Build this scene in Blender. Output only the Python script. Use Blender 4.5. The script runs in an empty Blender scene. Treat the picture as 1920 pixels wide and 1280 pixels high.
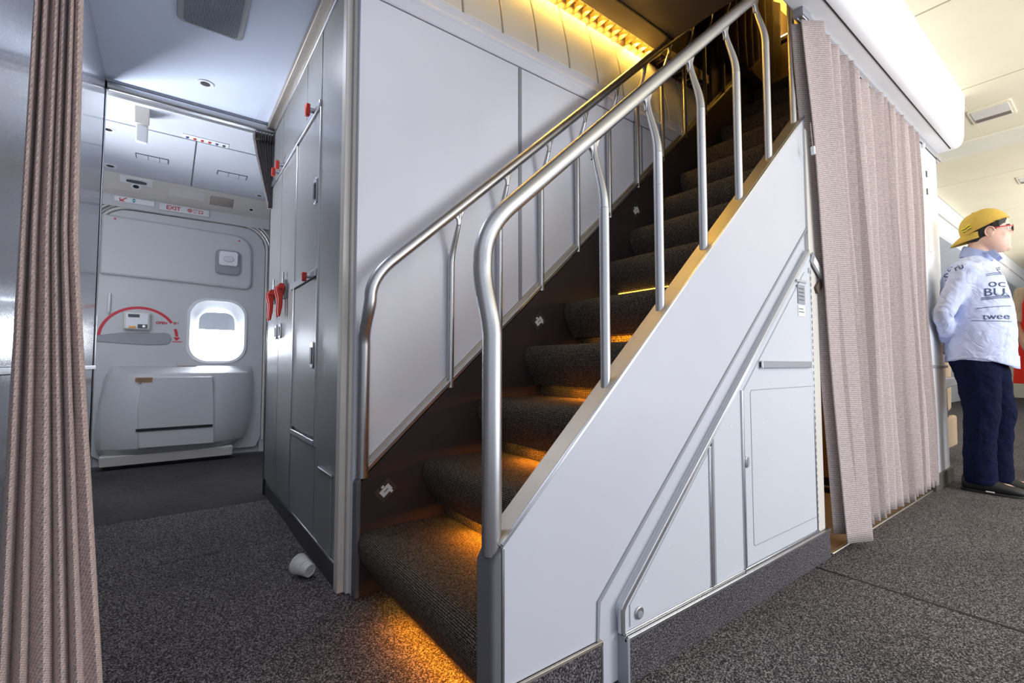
import bpy, bmesh, math, random
from mathutils import Vector, Matrix, Euler
random.seed(7)
SC = bpy.context.scene
COL = SC.collection
R = math.radians

# ------------------------------------------------------------------ camera, world, exposure, large lights
cd = bpy.data.cameras.new('camera'); cam = bpy.data.objects.new('camera', cd); COL.objects.link(cam)
cd.sensor_width = 36; cd.lens = 867.1 * 36 / 1920; cd.clip_start = .05; cd.clip_end = 60
cam.location = (0, 0, .80); cam.rotation_euler = (R(90 + 2.839), 0, R(-36.695))
SC.camera = cam
SC.view_settings.view_transform = 'Standard'; SC.view_settings.look = 'None'
SC.view_settings.gamma = 1; SC.view_settings.use_curve_mapping = False
SC.view_settings.exposure = 0.0
W = bpy.data.worlds.new('daylight'); SC.world = W; W.use_nodes = True
W.node_tree.nodes['Background'].inputs[0].default_value = (.80, .87, 1, 1)
W.node_tree.nodes['Background'].inputs[1].default_value = .85

def area(name, loc, rot, sx, sy, power, color=(1, 1, 1), spread=180):
    l = bpy.data.lights.new(name, 'AREA'); l.shape = 'RECTANGLE'; l.size = sx; l.size_y = sy
    l.energy = power; l.color = color; l.spread = R(spread)
    o = bpy.data.objects.new(name, l); COL.objects.link(o); o.location = loc; o.rotation_euler = rot
    return o
def aim(d): return Vector(d).to_track_quat('-Z', 'Y').to_euler()
# daylight from the open cabin door across the aisle, added fill lights, lamp beyond the left partition
area('opposite_door_daylight', (3.7, -2.7, 1.35), (R(90), 0, R(8)), 1.3, 1.9, 78, (.93, .96, 1))
area('header_underside_fill', (5.0, -3.1, .55), (R(112), 0, 0), 7, .5, 75, (.93, .95, 1))  # added low fill, tilted up to brighten the header underside
area('stair_wall_fill', (1.2, -1.4, 2.5), (R(24), 0, 0), 2.4, .9, 14, (.84, .89, 1))  # unseen fill behind the camera, added to lift the stair wall
area('aisle_ceiling_fill', (4.8, -1.4, 1.9), aim((0, .35, 1)), 5.0, .6, 52, (1, .93, .80))  # added uplight without a fixture, brightens the cream aisle ceiling
area('rear_bin_fill', (9, -.2, 1.9), aim((-.1, .8, .6)), 5.0, .8, 60, (1, .98, .94))  # extra light aimed at the overhead bins, no fitting there
area('vestibule_fill', (.12, 2.17, 2.265), (0, 0, 0), .2, .38, 6, (.84, .90, 1))  # added fill below the ceiling light, which itself is switched off
area('cross_aisle_lamp', (-.82, 3.80, 1.15), aim((.48, -.80, .62)), .4, .4, 26, (.86, .91, 1), 130)

# ------------------------------------------------------------------ materials
MATS = {}
def nodes(name):
    m = bpy.data.materials.new(name); m.use_nodes = True
    nt = m.node_tree; return m, nt, nt.nodes['Principled BSDF']
def ramp(nt, fac, stops):
    r = nt.nodes.new('ShaderNodeValToRGB'); e = r.color_ramp.elements
    while len(e) > len(stops): e.remove(e[-1])
    while len(e) < len(stops): e.new(.5)
    for k, (p, c) in enumerate(stops): e[k].position = p; e[k].color = (*c, 1) if len(c) == 3 else c
    nt.links.new(fac, r.inputs[0]); return r.outputs[0]
def noise(nt, scale, detail=2, rough=.5, stretch=None, coord='Object'):
    tc = nt.nodes.new('ShaderNodeTexCoord'); v = tc.outputs[coord]
    if stretch:
        mp = nt.nodes.new('ShaderNodeMapping'); mp.inputs['Scale'].default_value = stretch
        nt.links.new(v, mp.inputs[0]); v = mp.outputs[0]
    n = nt.nodes.new('ShaderNodeTexNoise'); n.inputs['Scale'].default_value = scale
    n.inputs['Detail'].default_value = detail; n.inputs['Roughness'].default_value = rough
    nt.links.new(v, n.inputs['Vector']); return n.outputs[0]
def bump(nt, b, h, strength, dist):
    bp = nt.nodes.new('ShaderNodeBump'); bp.inputs['Strength'].default_value = strength
    bp.inputs['Distance'].default_value = dist
    nt.links.new(h, bp.inputs['Height']); nt.links.new(bp.outputs[0], b.inputs['Normal'])
def math_(nt, op, a, b_=None):
    n = nt.nodes.new('ShaderNodeMath'); n.operation = op
    for i, x in enumerate((a, b_)):
        if x is None: continue
        if isinstance(x, (int, float)): n.inputs[i].default_value = x
        else: nt.links.new(x, n.inputs[i])
    return n.outputs[0]

def plain(name, c, rough=.5, metal=0, bs=None, bd=.0005, var=.06, coat=0):
    """painted or moulded surface with a little tonal variation and fine grain"""
    if name in MATS: return MATS[name]
    m, nt, b = nodes(name)
    n = noise(nt, 3.0, 3)
    lo = tuple(x * (1 - var) for x in c); hi = tuple(min(1, x * (1 + var)) for x in c)
    nt.links.new(ramp(nt, n, [(.3, lo), (.7, hi)]), b.inputs['Base Color'])
    b.inputs['Roughness'].default_value = rough; b.inputs['Metallic'].default_value = metal
    if coat: b.inputs['Coat Weight'].default_value = coat; b.inputs['Coat Roughness'].default_value = .08
    if bs: bump(nt, b, noise(nt, bs, 2), .35, bd)
    MATS[name] = m; return m

def dotted(name, c, rough=.45, dots=(1, 1, 1)):
    """laminate with a scatter of tiny pale dots"""
    m, nt, b = nodes(name)
    tc = nt.nodes.new('ShaderNodeTexCoord')
    v = nt.nodes.new('ShaderNodeTexVoronoi'); v.inputs['Scale'].default_value = 26; v.inputs['Randomness'].default_value = .9
    nt.links.new(tc.outputs['Object'], v.inputs['Vector'])
    d = ramp(nt, v.outputs['Distance'], [(.035, (1, 1, 1)), (.06, (0, 0, 0))])
    mx = nt.nodes.new('ShaderNodeMix'); mx.data_type = 'RGBA'
    nt.links.new(d, mx.inputs[0])
    n = ramp(nt, noise(nt, 1.6, 2), [(.3, tuple(x * .95 for x in c)), (.7, c)])
    nt.links.new(n, mx.inputs[6]); mx.inputs[7].default_value = (*dots, 1)
    nt.links.new(mx.outputs[2], b.inputs['Base Color'])
    b.inputs['Roughness'].default_value = rough
    bump(nt, b, noise(nt, 260, 2), .12, .0004)
    return m

def metal(name, c, rough=.34, brush=(1, 1, 40), bs=120):
    m, nt, b = nodes(name)
    n = noise(nt, bs, 3, stretch=brush)
    nt.links.new(ramp(nt, n, [(.3, tuple(x * .82 for x in c)), (.7, c)]), b.inputs['Base Color'])
    b.inputs['Metallic'].default_value = 1
    s = noise(nt, 9, 5); rr = nt.nodes.new('ShaderNodeMapRange')
    nt.links.new(s, rr.inputs[0]); rr.inputs[3].default_value = rough - .07; rr.inputs[4].default_value = rough + .12
    nt.links.new(rr.outputs[0], b.inputs['Roughness'])
    bump(nt, b, n, .12, .0003)
    return m

def carpet(name, dark, mid, light, scale=190, stretch=(1, 1, 1), h=.004):
    m, nt, b = nodes(name)
    n = noise(nt, scale, 3, .7, stretch)
    c = ramp(nt, n, [(.36, dark), (.50, mid), (.66, light)])
    big = ramp(nt, noise(nt, 2.2, 4), [(.3, (.82, .82, .82)), (.7, (1.08, 1.08, 1.08))])
    mx = nt.nodes.new('ShaderNodeMix'); mx.data_type = 'RGBA'; mx.blend_type = 'MULTIPLY'; mx.inputs[0].default_value = 1
    nt.links.new(c, mx.inputs[6]); nt.links.new(big, mx.inputs[7])
    nt.links.new(mx.outputs[2], b.inputs['Base Color'])
    b.inputs['Roughness'].default_value = .95; b.inputs['Specular IOR Level'].default_value = .1
    bump(nt, b, n, .7, h)
    return m

def knit(name, dark, light):
    """stair carpet: fine ribs running along the tread width with beads"""
    m, nt, b = nodes(name)
    tc = nt.nodes.new('ShaderNodeTexCoord'); sp = nt.nodes.new('ShaderNodeSeparateXYZ')
    nt.links.new(tc.outputs['UV'], sp.inputs[0])
    ribs = math_(nt, 'SINE', math_(nt, 'MULTIPLY', sp.outputs[1], 2 * math.pi / .0058))
    beads = math_(nt, 'SINE', math_(nt, 'MULTIPLY', sp.outputs[0], 2 * math.pi / .0062))
    f = math_(nt, 'ADD', math_(nt, 'MULTIPLY', ribs, .10), math_(nt, 'MULTIPLY', beads, .10))
    n = noise(nt, 210, 4, .8)
    f = math_(nt, 'ADD', f, n)
    nt.links.new(ramp(nt, f, [(.38, dark), (.52, tuple(x * .22 for x in light)), (.80, light)]), b.inputs['Base Color'])
    b.inputs['Roughness'].default_value = .95; b.inputs['Specular IOR Level'].default_value = .05
    bump(nt, b, f, .8, .004)
    return m

def weave(name, dark, light, pu=.005, pv=.0045, diag=0, amt=.3, bd=.0015, hor=1.0):
    """woven curtain cloth from arc-length UVs"""
    m, nt, b = nodes(name)
    tc = nt.nodes.new('ShaderNodeTexCoord'); sp = nt.nodes.new('ShaderNodeSeparateXYZ')
    nt.links.new(tc.outputs['UV'], sp.inputs[0])
    u = math_(nt, 'MULTIPLY', sp.outputs[0], 2 * math.pi / pu); v = math_(nt, 'MULTIPLY', sp.outputs[1], 2 * math.pi / pv)
    a = math_(nt, 'SINE', math_(nt, 'ADD', u, math_(nt, 'MULTIPLY', v, .5 if diag else 0)))
    c = math_(nt, 'SINE', v)
    f = math_(nt, 'ADD', math_(nt, 'MULTIPLY', math_(nt, 'MULTIPLY', a, c), amt * .7), math_(nt, 'MULTIPLY', c, amt * hor))
    f = math_(nt, 'ADD', f, math_(nt, 'MULTIPLY', noise(nt, 120, 2), .6))
    f = math_(nt, 'ADD', f, .2)
    nt.links.new(ramp(nt, f, [(.15, dark), (.85, light)]), b.inputs['Base Color'])
    b.inputs['Roughness'].default_value = .85
    b.inputs['Sheen Weight'].default_value = .15
    bump(nt, b, f, .6, bd)
    return m

def glow(name, c, s):
    m, nt, b = nodes(name)
    b.inputs['Base Color'].default_value = (*c, 1)
    b.inputs['Emission Color'].default_value = (*c, 1); b.inputs['Emission Strength'].default_value = s
    return m
def wood(name, dark, light):
    m, nt, b = nodes(name)
    n = noise(nt, 9, 4, .6, (1, 1, .12))
    nt.links.new(ramp(nt, n, [(.3, dark), (.7, light)]), b.inputs['Base Color'])
    b.inputs['Roughness'].default_value = .4
    return m

M_floor = carpet('grey_speckled_carpet', (.012, .010, .012), (.072, .062, .064), (.46, .42, .42), 240)
M_entry = carpet('worn_entry_matting', (.045, .040, .040), (.085, .075, .073), (.13, .12, .115), 60, (1, 8, 1))
M_skirt = carpet('skirting_carpet', (.010, .009, .012), (.065, .060, .068), (.36, .33, .35), 280)
M_step = knit('ribbed_stair_carpet', (.003, .002, .002), (.40, .335, .28))
M_stringer = plain('dark_brown_panel', (.030, .019, .020), .55, bs=60, var=.35)
M_wall = dotted('stair_wall_laminate', (.84, .85, .93))
M_panel = dotted('cabinet_laminate', (.62, .64, .69))
M_flat = plain('plain_offwhite_panel', (.57, .58, .64), .42, bs=300, bd=.0002, var=.02)
M_ceil = plain('vestibule_ceiling_panel', (.72, .79, .96), .5, bs=220, bd=.0002, var=.03)
M_ceil2 = plain('entry_ceiling_panel', (.60, .63, .70), .5, var=.03)
M_left = plain('left_wall_laminate', (.24, .25, .29), .22, bs=160, bd=.0006, var=.03, coat=.4)
M_locker = plain('locker_laminate', (.27, .27, .27), .33, bs=420, bd=.0006, var=.04, coat=.12)
M_edge = plain('beige_edge_trim', (.70, .66, .61), .5, var=.04)
M_white = plain('white_plastic', (.80, .81, .83), .4, var=.02)
M_cream = plain('cream_ceiling', (.84, .77, .58), .5, var=.03)
M_doorw = plain('door_lining', (.56, .56, .57), .38, var=.03)
M_dgrey = plain('dark_grey_plastic', (.06, .06, .07), .45, var=.1)
M_mgrey = plain('mid_grey_plastic', (.30, .31, .34), .4, var=.05)
M_black = plain('black_rubber', (.010, .010, .012), .5, var=.1)
M_wrap = plain('grey_edge_wrap', (.12, .12, .13), .55, bs=200, var=.1)
M_alu = metal('satin_aluminium', (.62, .63, .66), .3)
M_rail = metal('brushed_rail_steel', (.60, .60, .61), .33, (1, 1, 60))
M_brass = metal('warm_trim', (.60, .54, .47), .45)
M_red = plain('red_plastic', (.60, .035, .02), .35, var=.1)
M_redm = plain('red_marking', (.62, .02, .04), .5, var=.05)
M_blue = plain('blue_cap', (.05, .08, .35), .4, var=.05)
M_teal = plain('teal_marking', (.03, .30, .33), .5, var=.05)
M_orange = plain('amber_cap', (.80, .32, .02), .3, var=.1)
M_label = plain('tan_label', (.42, .22, .10), .5, var=.15)
M_paper = plain('paper', (.74, .73, .71), .6, bs=300, bd=.0002, var=.03)
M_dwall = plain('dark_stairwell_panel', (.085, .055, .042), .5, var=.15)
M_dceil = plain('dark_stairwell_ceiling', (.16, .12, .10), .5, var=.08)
M_curtR = weave('pink_taupe_curtain', (.26, .20, .195), (.66, .56, .545), .007, .0085, 0, .20)
M_curtL = weave('taupe_dotted_curtain', (.24, .175, .17), (.78, .62, .585), .0064, .0060, 1, .40, .0016, .18)
M_curtD = weave('dark_taupe_curtain', (.06, .05, .05), (.19, .16, .155), .006, .006)
M_amber = glow('amber_step_lamp', (1, .55, .06), 5)
M_warm = glow('warm_cove_lamp', (1, .74, .26), 16)
M_sky = glow('bright_outside', (.84, .91, 1), 38)
M_cove = plain('cove_panel', (.82, .78, .68), .45, var=.02)
M_louv = plain('cove_louver', (.55, .38, .12), .4, var=.05)
M_gal = wood('galley_wood', (.28, .13, .04), (.42, .21, .075))
M_ftan = plain('galley_floor', (.30, .19, .12), .5, bs=200, var=.1)
M_yel = plain('galley_wall', (.78, .60, .28), .5, var=.05)

# ------------------------------------------------------------------ mesh helpers
class B:
    """collects solids into one bmesh"""
    def __init__(s): s.bm = bmesh.new(); s.uv = s.bm.loops.layers.uv.new('uv')
    def box(s, x0, x1, y0, y1, z0, z1, mtx=None):
        r = bmesh.ops.create_cube(s.bm, size=1)['verts']
        for v in r:
            v.co = Vector(((x0 + x1) / 2 + v.co.x * (x1 - x0), (y0 + y1) / 2 + v.co.y * (y1 - y0), (z0 + z1) / 2 + v.co.z * (z1 - z0)))
            if mtx: v.co = mtx @ v.co
        return s
    def prism(s, pts, axis, a, b, mtx=None):
        """polygon pts in the two other axes (XYZ order), extruded along axis from a to b"""
        def mk(p, t):
            c = {'x': (t, p[0], p[1]), 'y': (p[0], t, p[1]), 'z': (p[0], p[1], t)}[axis]
            v = Vector(c); return mtx @ v if mtx else v
        A = [s.bm.verts.new(mk(p, a)) for p in pts]; Bv = [s.bm.verts.new(mk(p, b)) for p in pts]
        n = len(pts)
        f0 = s.bm.faces.new(A); f1 = s.bm.faces.new(Bv[::-1])
        L = 0
        for i in range(n):
            j = (i + 1) % n
            f = s.bm.faces.new((A[j], A[i], Bv[i], Bv[j]))
            d = (Vector(pts[j]) - Vector(pts[i])).length
            for lp, uvc in zip(f.loops, ((a, L + d), (a, L), (b, L), (b, L + d))): lp[s.uv].uv = uvc
            L += d
        for f, t in ((f0, a), (f1, b)):
            for lp in f.loops: lp[s.uv].uv = (lp.vert.co.x, lp.vert.co.z)
        return s
    def tube(s, pts, r, seg=16, cap=True, flat=None):
        """round bar along a polyline; r is one radius or one per point; flat squashes along a given vector"""
        P_ = [Vector(p) for p in pts]; n = len(P_)
        rr = r if isinstance(r, (list, tuple)) else [r] * n
        T = []
        for i in range(n):
            a = P_[max(0, i - 1)]; b = P_[min(n - 1, i + 1)]; T.append((b - a).normalized())
        ref = Vector((0, 0, 1)) if abs(T[0].z) < .9 else Vector((1, 0, 0))
        N = (ref - T[0] * ref.dot(T[0])).normalized(); rings = []
        for i in range(n):
            N = (N - T[i] * N.dot(T[i])).normalized(); Bn = T[i].cross(N)
            ring = []
            for k in range(seg):
                t = 2 * math.pi * k / seg
                rad = rr[i] if not isinstance(rr[i], (tuple, list)) else None
                if rad is None: o = N * math.cos(t) * rr[i][0] + Bn * math.sin(t) * rr[i][1]
                else: o = (N * math.cos(t) + Bn * math.sin(t)) * rad
                ring.append(s.bm.verts.new(P_[i] + o))
            rings.append(ring)
        for i in range(n - 1):
            for k in range(seg):
                j = (k + 1) % seg
                s.bm.faces.new((rings[i][k], rings[i][j], rings[i + 1][j], rings[i + 1][k]))
        if cap:
            s.bm.faces.new(rings[0][::-1]); s.bm.faces.new(rings[-1])
        return s
    def loft(s, secs, seg=24):
        """secs: list of (center, rx, ry, xdir, ydir) ellipses"""
        rings = []
        for c, rx, ry, xd, yd in secs:
            rings.append([s.bm.verts.new(Vector(c) + Vector(xd) * rx * math.cos(2 * math.pi * k / seg) + Vector(yd) * ry * math.sin(2 * math.pi * k / seg)) for k in range(seg)])
        for i in range(len(rings) - 1):
            for k in range(seg):
                j = (k + 1) % seg
                s.bm.faces.new((rings[i][k], rings[i][j], rings[i + 1][j], rings[i + 1][k]))
        s.bm.faces.new(rings[0][::-1]); s.bm.faces.new(rings[-1]); return s
    def lathe(s, prof, mtx=None, seg=32, ring=False):
        rings = []
        for r, z in prof:
            rg = []
            for k in range(seg):
                t = 2 * math.pi * k / seg; v = Vector((r * math.cos(t), r * math.sin(t), z))
                rg.append(s.bm.verts.new(mtx @ v if mtx else v))
            rings.append(rg)
        for i in range(len(rings) - 1):
            for k in range(seg):
                j = (k + 1) % seg
                s.bm.faces.new((rings[i][k], rings[i][j], rings[i + 1][j], rings[i + 1][k]))
        if ring:
            for k in range(seg):
                j = (k + 1) % seg
                s.bm.faces.new((rings[-1][k], rings[-1][j], rings[0][j], rings[0][k]))
            return s
        if prof[0][0] > 1e-6: s.bm.faces.new(rings[0][::-1])
        if prof[-1][0] > 1e-6: s.bm.faces.new(rings[-1])
        return s
    def ball(s, c, rx, ry=None, rz=None, seg=20, rot=None):
        ry = ry or rx; rz = rz or rx
        r = bmesh.ops.create_uvsphere(s.bm, u_segments=seg, v_segments=seg // 2 + 2, radius=1)['verts']
        for v in r:
            p = Vector((v.co.x * rx, v.co.y * ry, v.co.z * rz))
            if rot: p = rot @ p
            v.co = Vector(c) + p
        return s
    def build(s, name, mat, parent=None, bevel=0, bseg=2, smooth=40, label=None, mods=(), keepnormals=False):
        bmesh.ops.remove_doubles(s.bm, verts=s.bm.verts, dist=1e-6)
        if not keepnormals: bmesh.ops.recalc_face_normals(s.bm, faces=s.bm.faces)
        if parent is not None: org = world(parent)
        else:
            xs = [v.co for v in s.bm.verts]
            lo = [min(c[i] for c in xs) for i in range(3)]; hi = [max(c[i] for c in xs) for i in range(3)]
            org = Vector(((lo[0] + hi[0]) / 2, (lo[1] + hi[1]) / 2, lo[2]))
        for v in s.bm.verts: v.co -= org
        me = bpy.data.meshes.new(name); s.bm.to_mesh(me); s.bm.free()
        me.materials.append(mat)
        o = bpy.data.objects.new(name, me); COL.objects.link(o)
        if parent is not None: o.parent = parent
        else: o.location = org
        if smooth:
            for p in me.polygons: p.use_smooth = True
            try: me.set_sharp_from_angle(angle=R(smooth))
            except Exception: pass
        for mname, kind, kw in mods:
            md = o.modifiers.new(mname, kind)
            for k, v in kw.items(): setattr(md, k, v)
        if bevel:
            md = o.modifiers.new('bevel', 'BEVEL'); md.width = bevel; md.segments = bseg; md.limit_method = 'ANGLE'; md.angle_limit = R(35)
        if label: o['label'] = label
        return o

def world(o):
    v = Vector((0, 0, 0))
    while o is not None: v += Vector(o.location); o = o.parent
    return v
def thing(name, loc, label, cat, group=None):
    o = bpy.data.objects.new(name, None); COL.objects.link(o); o.location = loc; o.empty_display_size = .05
    return tag(o, label, cat, group)
def tag(o, label, cat, group=None):
    o['label'] = label; o['category'] = cat
    if group: o['group'] = group
    return o
def struct(o): o['kind'] = 'structure'; return o
def sempty(name, loc):
    o = bpy.data.objects.new(name, None); COL.objects.link(o); o.location = loc; return struct(o)
def bx(*a): return B().box(*a)
def rot_about(p, axis, ang):
    return Matrix.Translation(p) @ Matrix.Rotation(ang, 4, axis) @ Matrix.Translation(-Vector(p))
def arc(cx, cy, r, a0, a1, n=8, ry=None):
    ry = ry or r
    return [(cx + r * math.cos(R(a0 + (a1 - a0) * k / n)), cy + ry * math.sin(R(a0 + (a1 - a0) * k / n))) for k in range(n + 1)]
def rrect(x0, x1, y0, y1, r, n=6):
    return arc(x1 - r, y1 - r, r, 0, 90, n) + arc(x0 + r, y1 - r, r, 90, 180, n) + arc(x0 + r, y0 + r, r, 180, 270, n) + arc(x1 - r, y0 + r, r, 270, 360, n)
def text(s, name, mat, parent, height, loc, xdir, ydir, depth=.0006, center=True, bold=0, width=None):
    cu = bpy.data.curves.new(name, 'FONT'); cu.body = s; cu.size = 1; cu.extrude = 0; cu.offset = bold
    if center: cu.align_x = 'CENTER'; cu.align_y = 'CENTER'
    t = bpy.data.objects.new('tmp', cu); COL.objects.link(t)
    dg = bpy.context.evaluated_depsgraph_get(); me = bpy.data.meshes.new_from_object(t.evaluated_get(dg))
    COL.objects.unlink(t); bpy.data.objects.remove(t)
    h = max((v.co.y for v in me.vertices), default=1) - min((v.co.y for v in me.vertices), default=0)
    w = max((v.co.x for v in me.vertices), default=1) - min((v.co.x for v in me.vertices), default=0)
    k = height / (h or 1); kx = (width / w) if width else k
    X = Vector(xdir).normalized(); Y = Vector(ydir).normalized(); Z = X.cross(Y)
    org = world(parent)
    bm = bmesh.new(); bm.from_mesh(me)
    for v in bm.verts: v.co = Vector(loc) + X * v.co.x * kx + Y * v.co.y * k + Z * depth - org
    ret = bmesh.ops.extrude_face_region(bm, geom=bm.faces[:])
    for g in ret['geom']:
        if isinstance(g, bmesh.types.BMVert): g.co -= Z * depth
    bmesh.ops.recalc_face_normals(bm, faces=bm.faces)
    m2 = bpy.data.meshes.new(name); bm.to_mesh(m2); bm.free(); m2.materials.append(mat)
    o = bpy.data.objects.new(name, m2); COL.objects.link(o); o.parent = parent
    return o

# ------------------------------------------------------------------ floor
fl = struct(bx(-3, 16.6, -3.2, 2.36, -.06, 0).build('floor', M_floor, smooth=0))
fl2 = struct(bx(-1.4, 3, 2.366, 3.10, -.06, 0).build('floor', M_floor, smooth=0))
fl3 = struct(bx(-1.4, 3, 3.106, 4.72, -.06, 0).build('floor', M_entry, smooth=0))
struct(bx(-1.4, 3, 4.72, 4.98, -.06, .012).build('trim_1', M_dgrey, bevel=.004))
B_ = B(); B_.box(-.3, .5, 2.36, 2.366, -.06, -.003); struct(B_.build('trim_2', M_black, smooth=0))
B_ = B(); B_.box(-.3, .5, 3.10, 3.106, -.06, -.003); struct(B_.build('trim_2', M_black, smooth=0))
B_ = B(); B_.box(2.075, 2.087, -3, .80, 0, .0012); struct(B_.build('trim_2', M_black, smooth=0))
B_ = B(); B_.box(-.30, -.285, 2.5, 3.15, 0, .004); struct(B_.build('trim_2', M_alu, bevel=.001))
struct(bx(2.27, 3.9, .80, 1.6, 0, .004).build('floor', M_ftan, smooth=0))
struct(bx(2.27, 3.9, .785, .80, 0, .008).build('trim_3', M_brass, bevel=.003))

# ------------------------------------------------------------------ left partition wall
lw = struct(bx(-.36, -.30, .55, 3.18, 0, 2.29).build('wall_left', M_left, smooth=0))
bx(-.30, -.292, .55, 3.18, .775, .795).build('rub_strip', M_alu, lw, bevel=.003, label='bright aluminium rub strip')
bx(-.362, -.296, 3.165, 3.185, 0, 2.29).build('edge_trim', M_alu, lw, bevel=.004)

# ------------------------------------------------------------------ vestibule ceiling
ce = struct(bx(-.42, .56, .62, 3.15, 2.292, 2.34).build('ceiling', M_ceil, smooth=0))
bx(.455, .50, 1.70, 3.15, 2.255, 2.292).build('cornice', M_brass, ce, bevel=.004)
# wall/ceiling corner bead above the lockers
struct(bx(.492, .512, 1.72, 3.24, 2.235, 2.262).build('trim_4', M_alu, bevel=.005))

# fixtures in it
lp = thing('ceiling_lamp', (.12, 2.2, 2.292), 'rectangular prismatic ceiling light, switched off, above the entry passage', 'ceiling light')
B().prism(rrect(-.01, .235, 1.95, 2.40, .03), 'z', 2.282, 2.293).build('bezel', M_mgrey, lp, bevel=.003)
lens = B().prism(rrect(.012, .212, 1.97, 2.375, .02), 'z', 2.272, 2.283)
mL, nt, b = nodes('prismatic_lens')
tc = nt.nodes.new('ShaderNodeTexCoord'); sp = nt.nodes.new('ShaderNodeSeparateXYZ'); nt.links.new(tc.outputs['Object'], sp.inputs[0])
rb = math_(nt, 'SINE', math_(nt, 'MULTIPLY', sp.outputs[0], 2 * math.pi / .0052))
nt.links.new(ramp(nt, math_(nt, 'ADD', math_(nt, 'MULTIPLY', rb, .5), .5), [(.1, (.16, .18, .22)), (.9, (.42, .46, .54))]), b.inputs['Base Color'])
b.inputs['Roughness'].default_value = .25; bump(nt, b, rb, .8, .002)
lens.build('lens', mL, lp, bevel=.002)

def downlight(x, y, z, r, label, tilt=0, group='recessed round downlights around the entry door'):
    t = thing('downlight', (x, y, z), label, 'ceiling light', group)
    m = Matrix.Translation((x, y, z)) @ Matrix.Rotation(tilt, 4, 'X')
    B().lathe([(r * .72, -.001), (r * 1.0, -.004), (r * 1.28, -.003), (r * 1.32, .0), (r * 1.3, .004), (r * .72, .004)], m, 28, True).build('ring', M_white, t, smooth=50)
    B().lathe([(0.0, -.0022), (r * .74, -.0022), (r * .78, .003), (0, .003)], m, 28).build('dark_lens', M_black, t, smooth=50)
    return t
downlight(.12, 2.89, 2.2905, .030, 'round recessed downlight in the blue-lit ceiling panel, nearest one')

# ------------------------------------------------------------------ entry ceiling beyond the curtain rail
prof = [(3.15, 2.285), (3.62, 2.262), (4.50, 2.235), (4.66, 2.16), (4.735, 2.135), (4.74, 2.05)]
def zc(y):
    for (a, za), (b_, zb) in zip(prof, prof[1:]):
        if a <= y <= b_: return za + (zb - za) * (y - a) / (b_ - a)
def slab(y0, y1, x0, x1, name, mat, th=.03, drop=0, parent=None, bevel=.003):
    return B().prism([(y0, zc(y0) - drop), (y1, zc(y1) - drop), (y1, zc(y1) + th), (y0, zc(y0) + th)], 'x', x0, x1).build(name, mat, parent, bevel=bevel)
e1 = struct(slab(3.15, 3.61, -1.3, 1.3, 'ceiling', M_ceil2))
e0 = struct(slab(3.60, 4.505, -1.3, 1.3, 'ceiling', M_mgrey, .05, -.014))
for x0, x1, lx0, lx1, lab in ((-.60, .110, -.215, -.035, 'white overhead stowage panel left of the centre gap, flush latch at its middle'),
                              (.118, .80, .262, .455, 'white overhead stowage panel right of the centre gap, beside the dark curtain')):
    t = thing('stowage_panel', ((x0 + x1) / 2, 4.05, 2.25), lab, 'ceiling panel')
    slab(3.625, 4.492, x0, x1, 'panel', M_ceil2, .010, 0, t)
    lt = slab(4.028, 4.112, lx0 - .002, lx1 + .002, 'latch', M_dgrey, .004, .003, t, 0)
    w = lx1 - lx0
    for a, b_ in ((.02, .36), (.38, .72), (.74, .98)):
        slab(4.0345, 4.1055, lx0 + w * a, lx0 + w * b_, 'latch_flap', M_ceil2, .003, .0046, lt, 0)
e2 = struct(slab(4.505, 4.66, -1.3, 1.3, 'ceiling', M_edge))
e3 = struct(slab(4.66, 4.735, -1.3, 1.3, 'ceiling', M_edge))
t = thing('speaker_grille', (.1, 4.6, 2.19), 'long flush beige grille in the band above the exit sign', 'grille')
slab(4.55, 4.63, -.03, .21, 'plate', M_paper, .002, .002, t, 0)
t = thing('speaker_grille', (.35, 4.6, 2.19), 'darker flush beige grille right of the long one, above the exit sign', 'grille')
slab(4.55, 4.65, .25, .42, 'plate', M_brass, .002, .002, t, 0)
t = thing('call_lamp_strip', (.16, 3.58, 2.262), 'white strip of six blue and red indicator lamps on the entry ceiling', 'indicator lights')
slab(3.545, 3.60, .035, .29, 'plate', M_white, .002, .005, t, .002)
for k, mm in enumerate((M_blue, M_red, M_redm, M_red, M_blue, M_dgrey)):
    x = .062 + k * .040
    B().lathe([(0, zc(3.575) - .013), (.007, zc(3.575) - .012), (.009, zc(3.575) - .006), (.009, zc(3.575))], Matrix.Translation((x, 3.575, 0)), 14).build('lamp', mm, t)
downlight(-.335, 3.75, zc(3.75), .026, 'round downlight half hidden by the left partition, nearer of the left pair', R(-2))
downlight(-.372, 4.38, zc(4.38), .030, 'round downlight beside the left partition, in the far corner of the stowage panel', R(-2))
downlight(.59, 4.40, zc(4.40), .022, 'small round downlight on the stowage panel beside the dark curtain', R(-2))
downlight(-.235, 4.60, zc(4.60) - .001, .026, 'small round downlight left above the arrow sign', R(-25))
downlight(.56, 4.63, zc(4.63) - .001, .018, 'small round downlight at the right end of the beige band', R(-25))
t = thing('air_outlet', (-.23, 4.55, 2.21), 'dark oval air outlet in a square white bezel above the arrow sign', 'air vent')
slab(4.512, 4.575, -.33, -.13, 'bezel', M_white, .004, .004, t, .002)
B().prism(arc(-.23, 4.545, .062, 0, 350, 24, .018), 'z', 2.198, 2.212).build('outlet', M_dgrey, t, bevel=.003)
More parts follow.
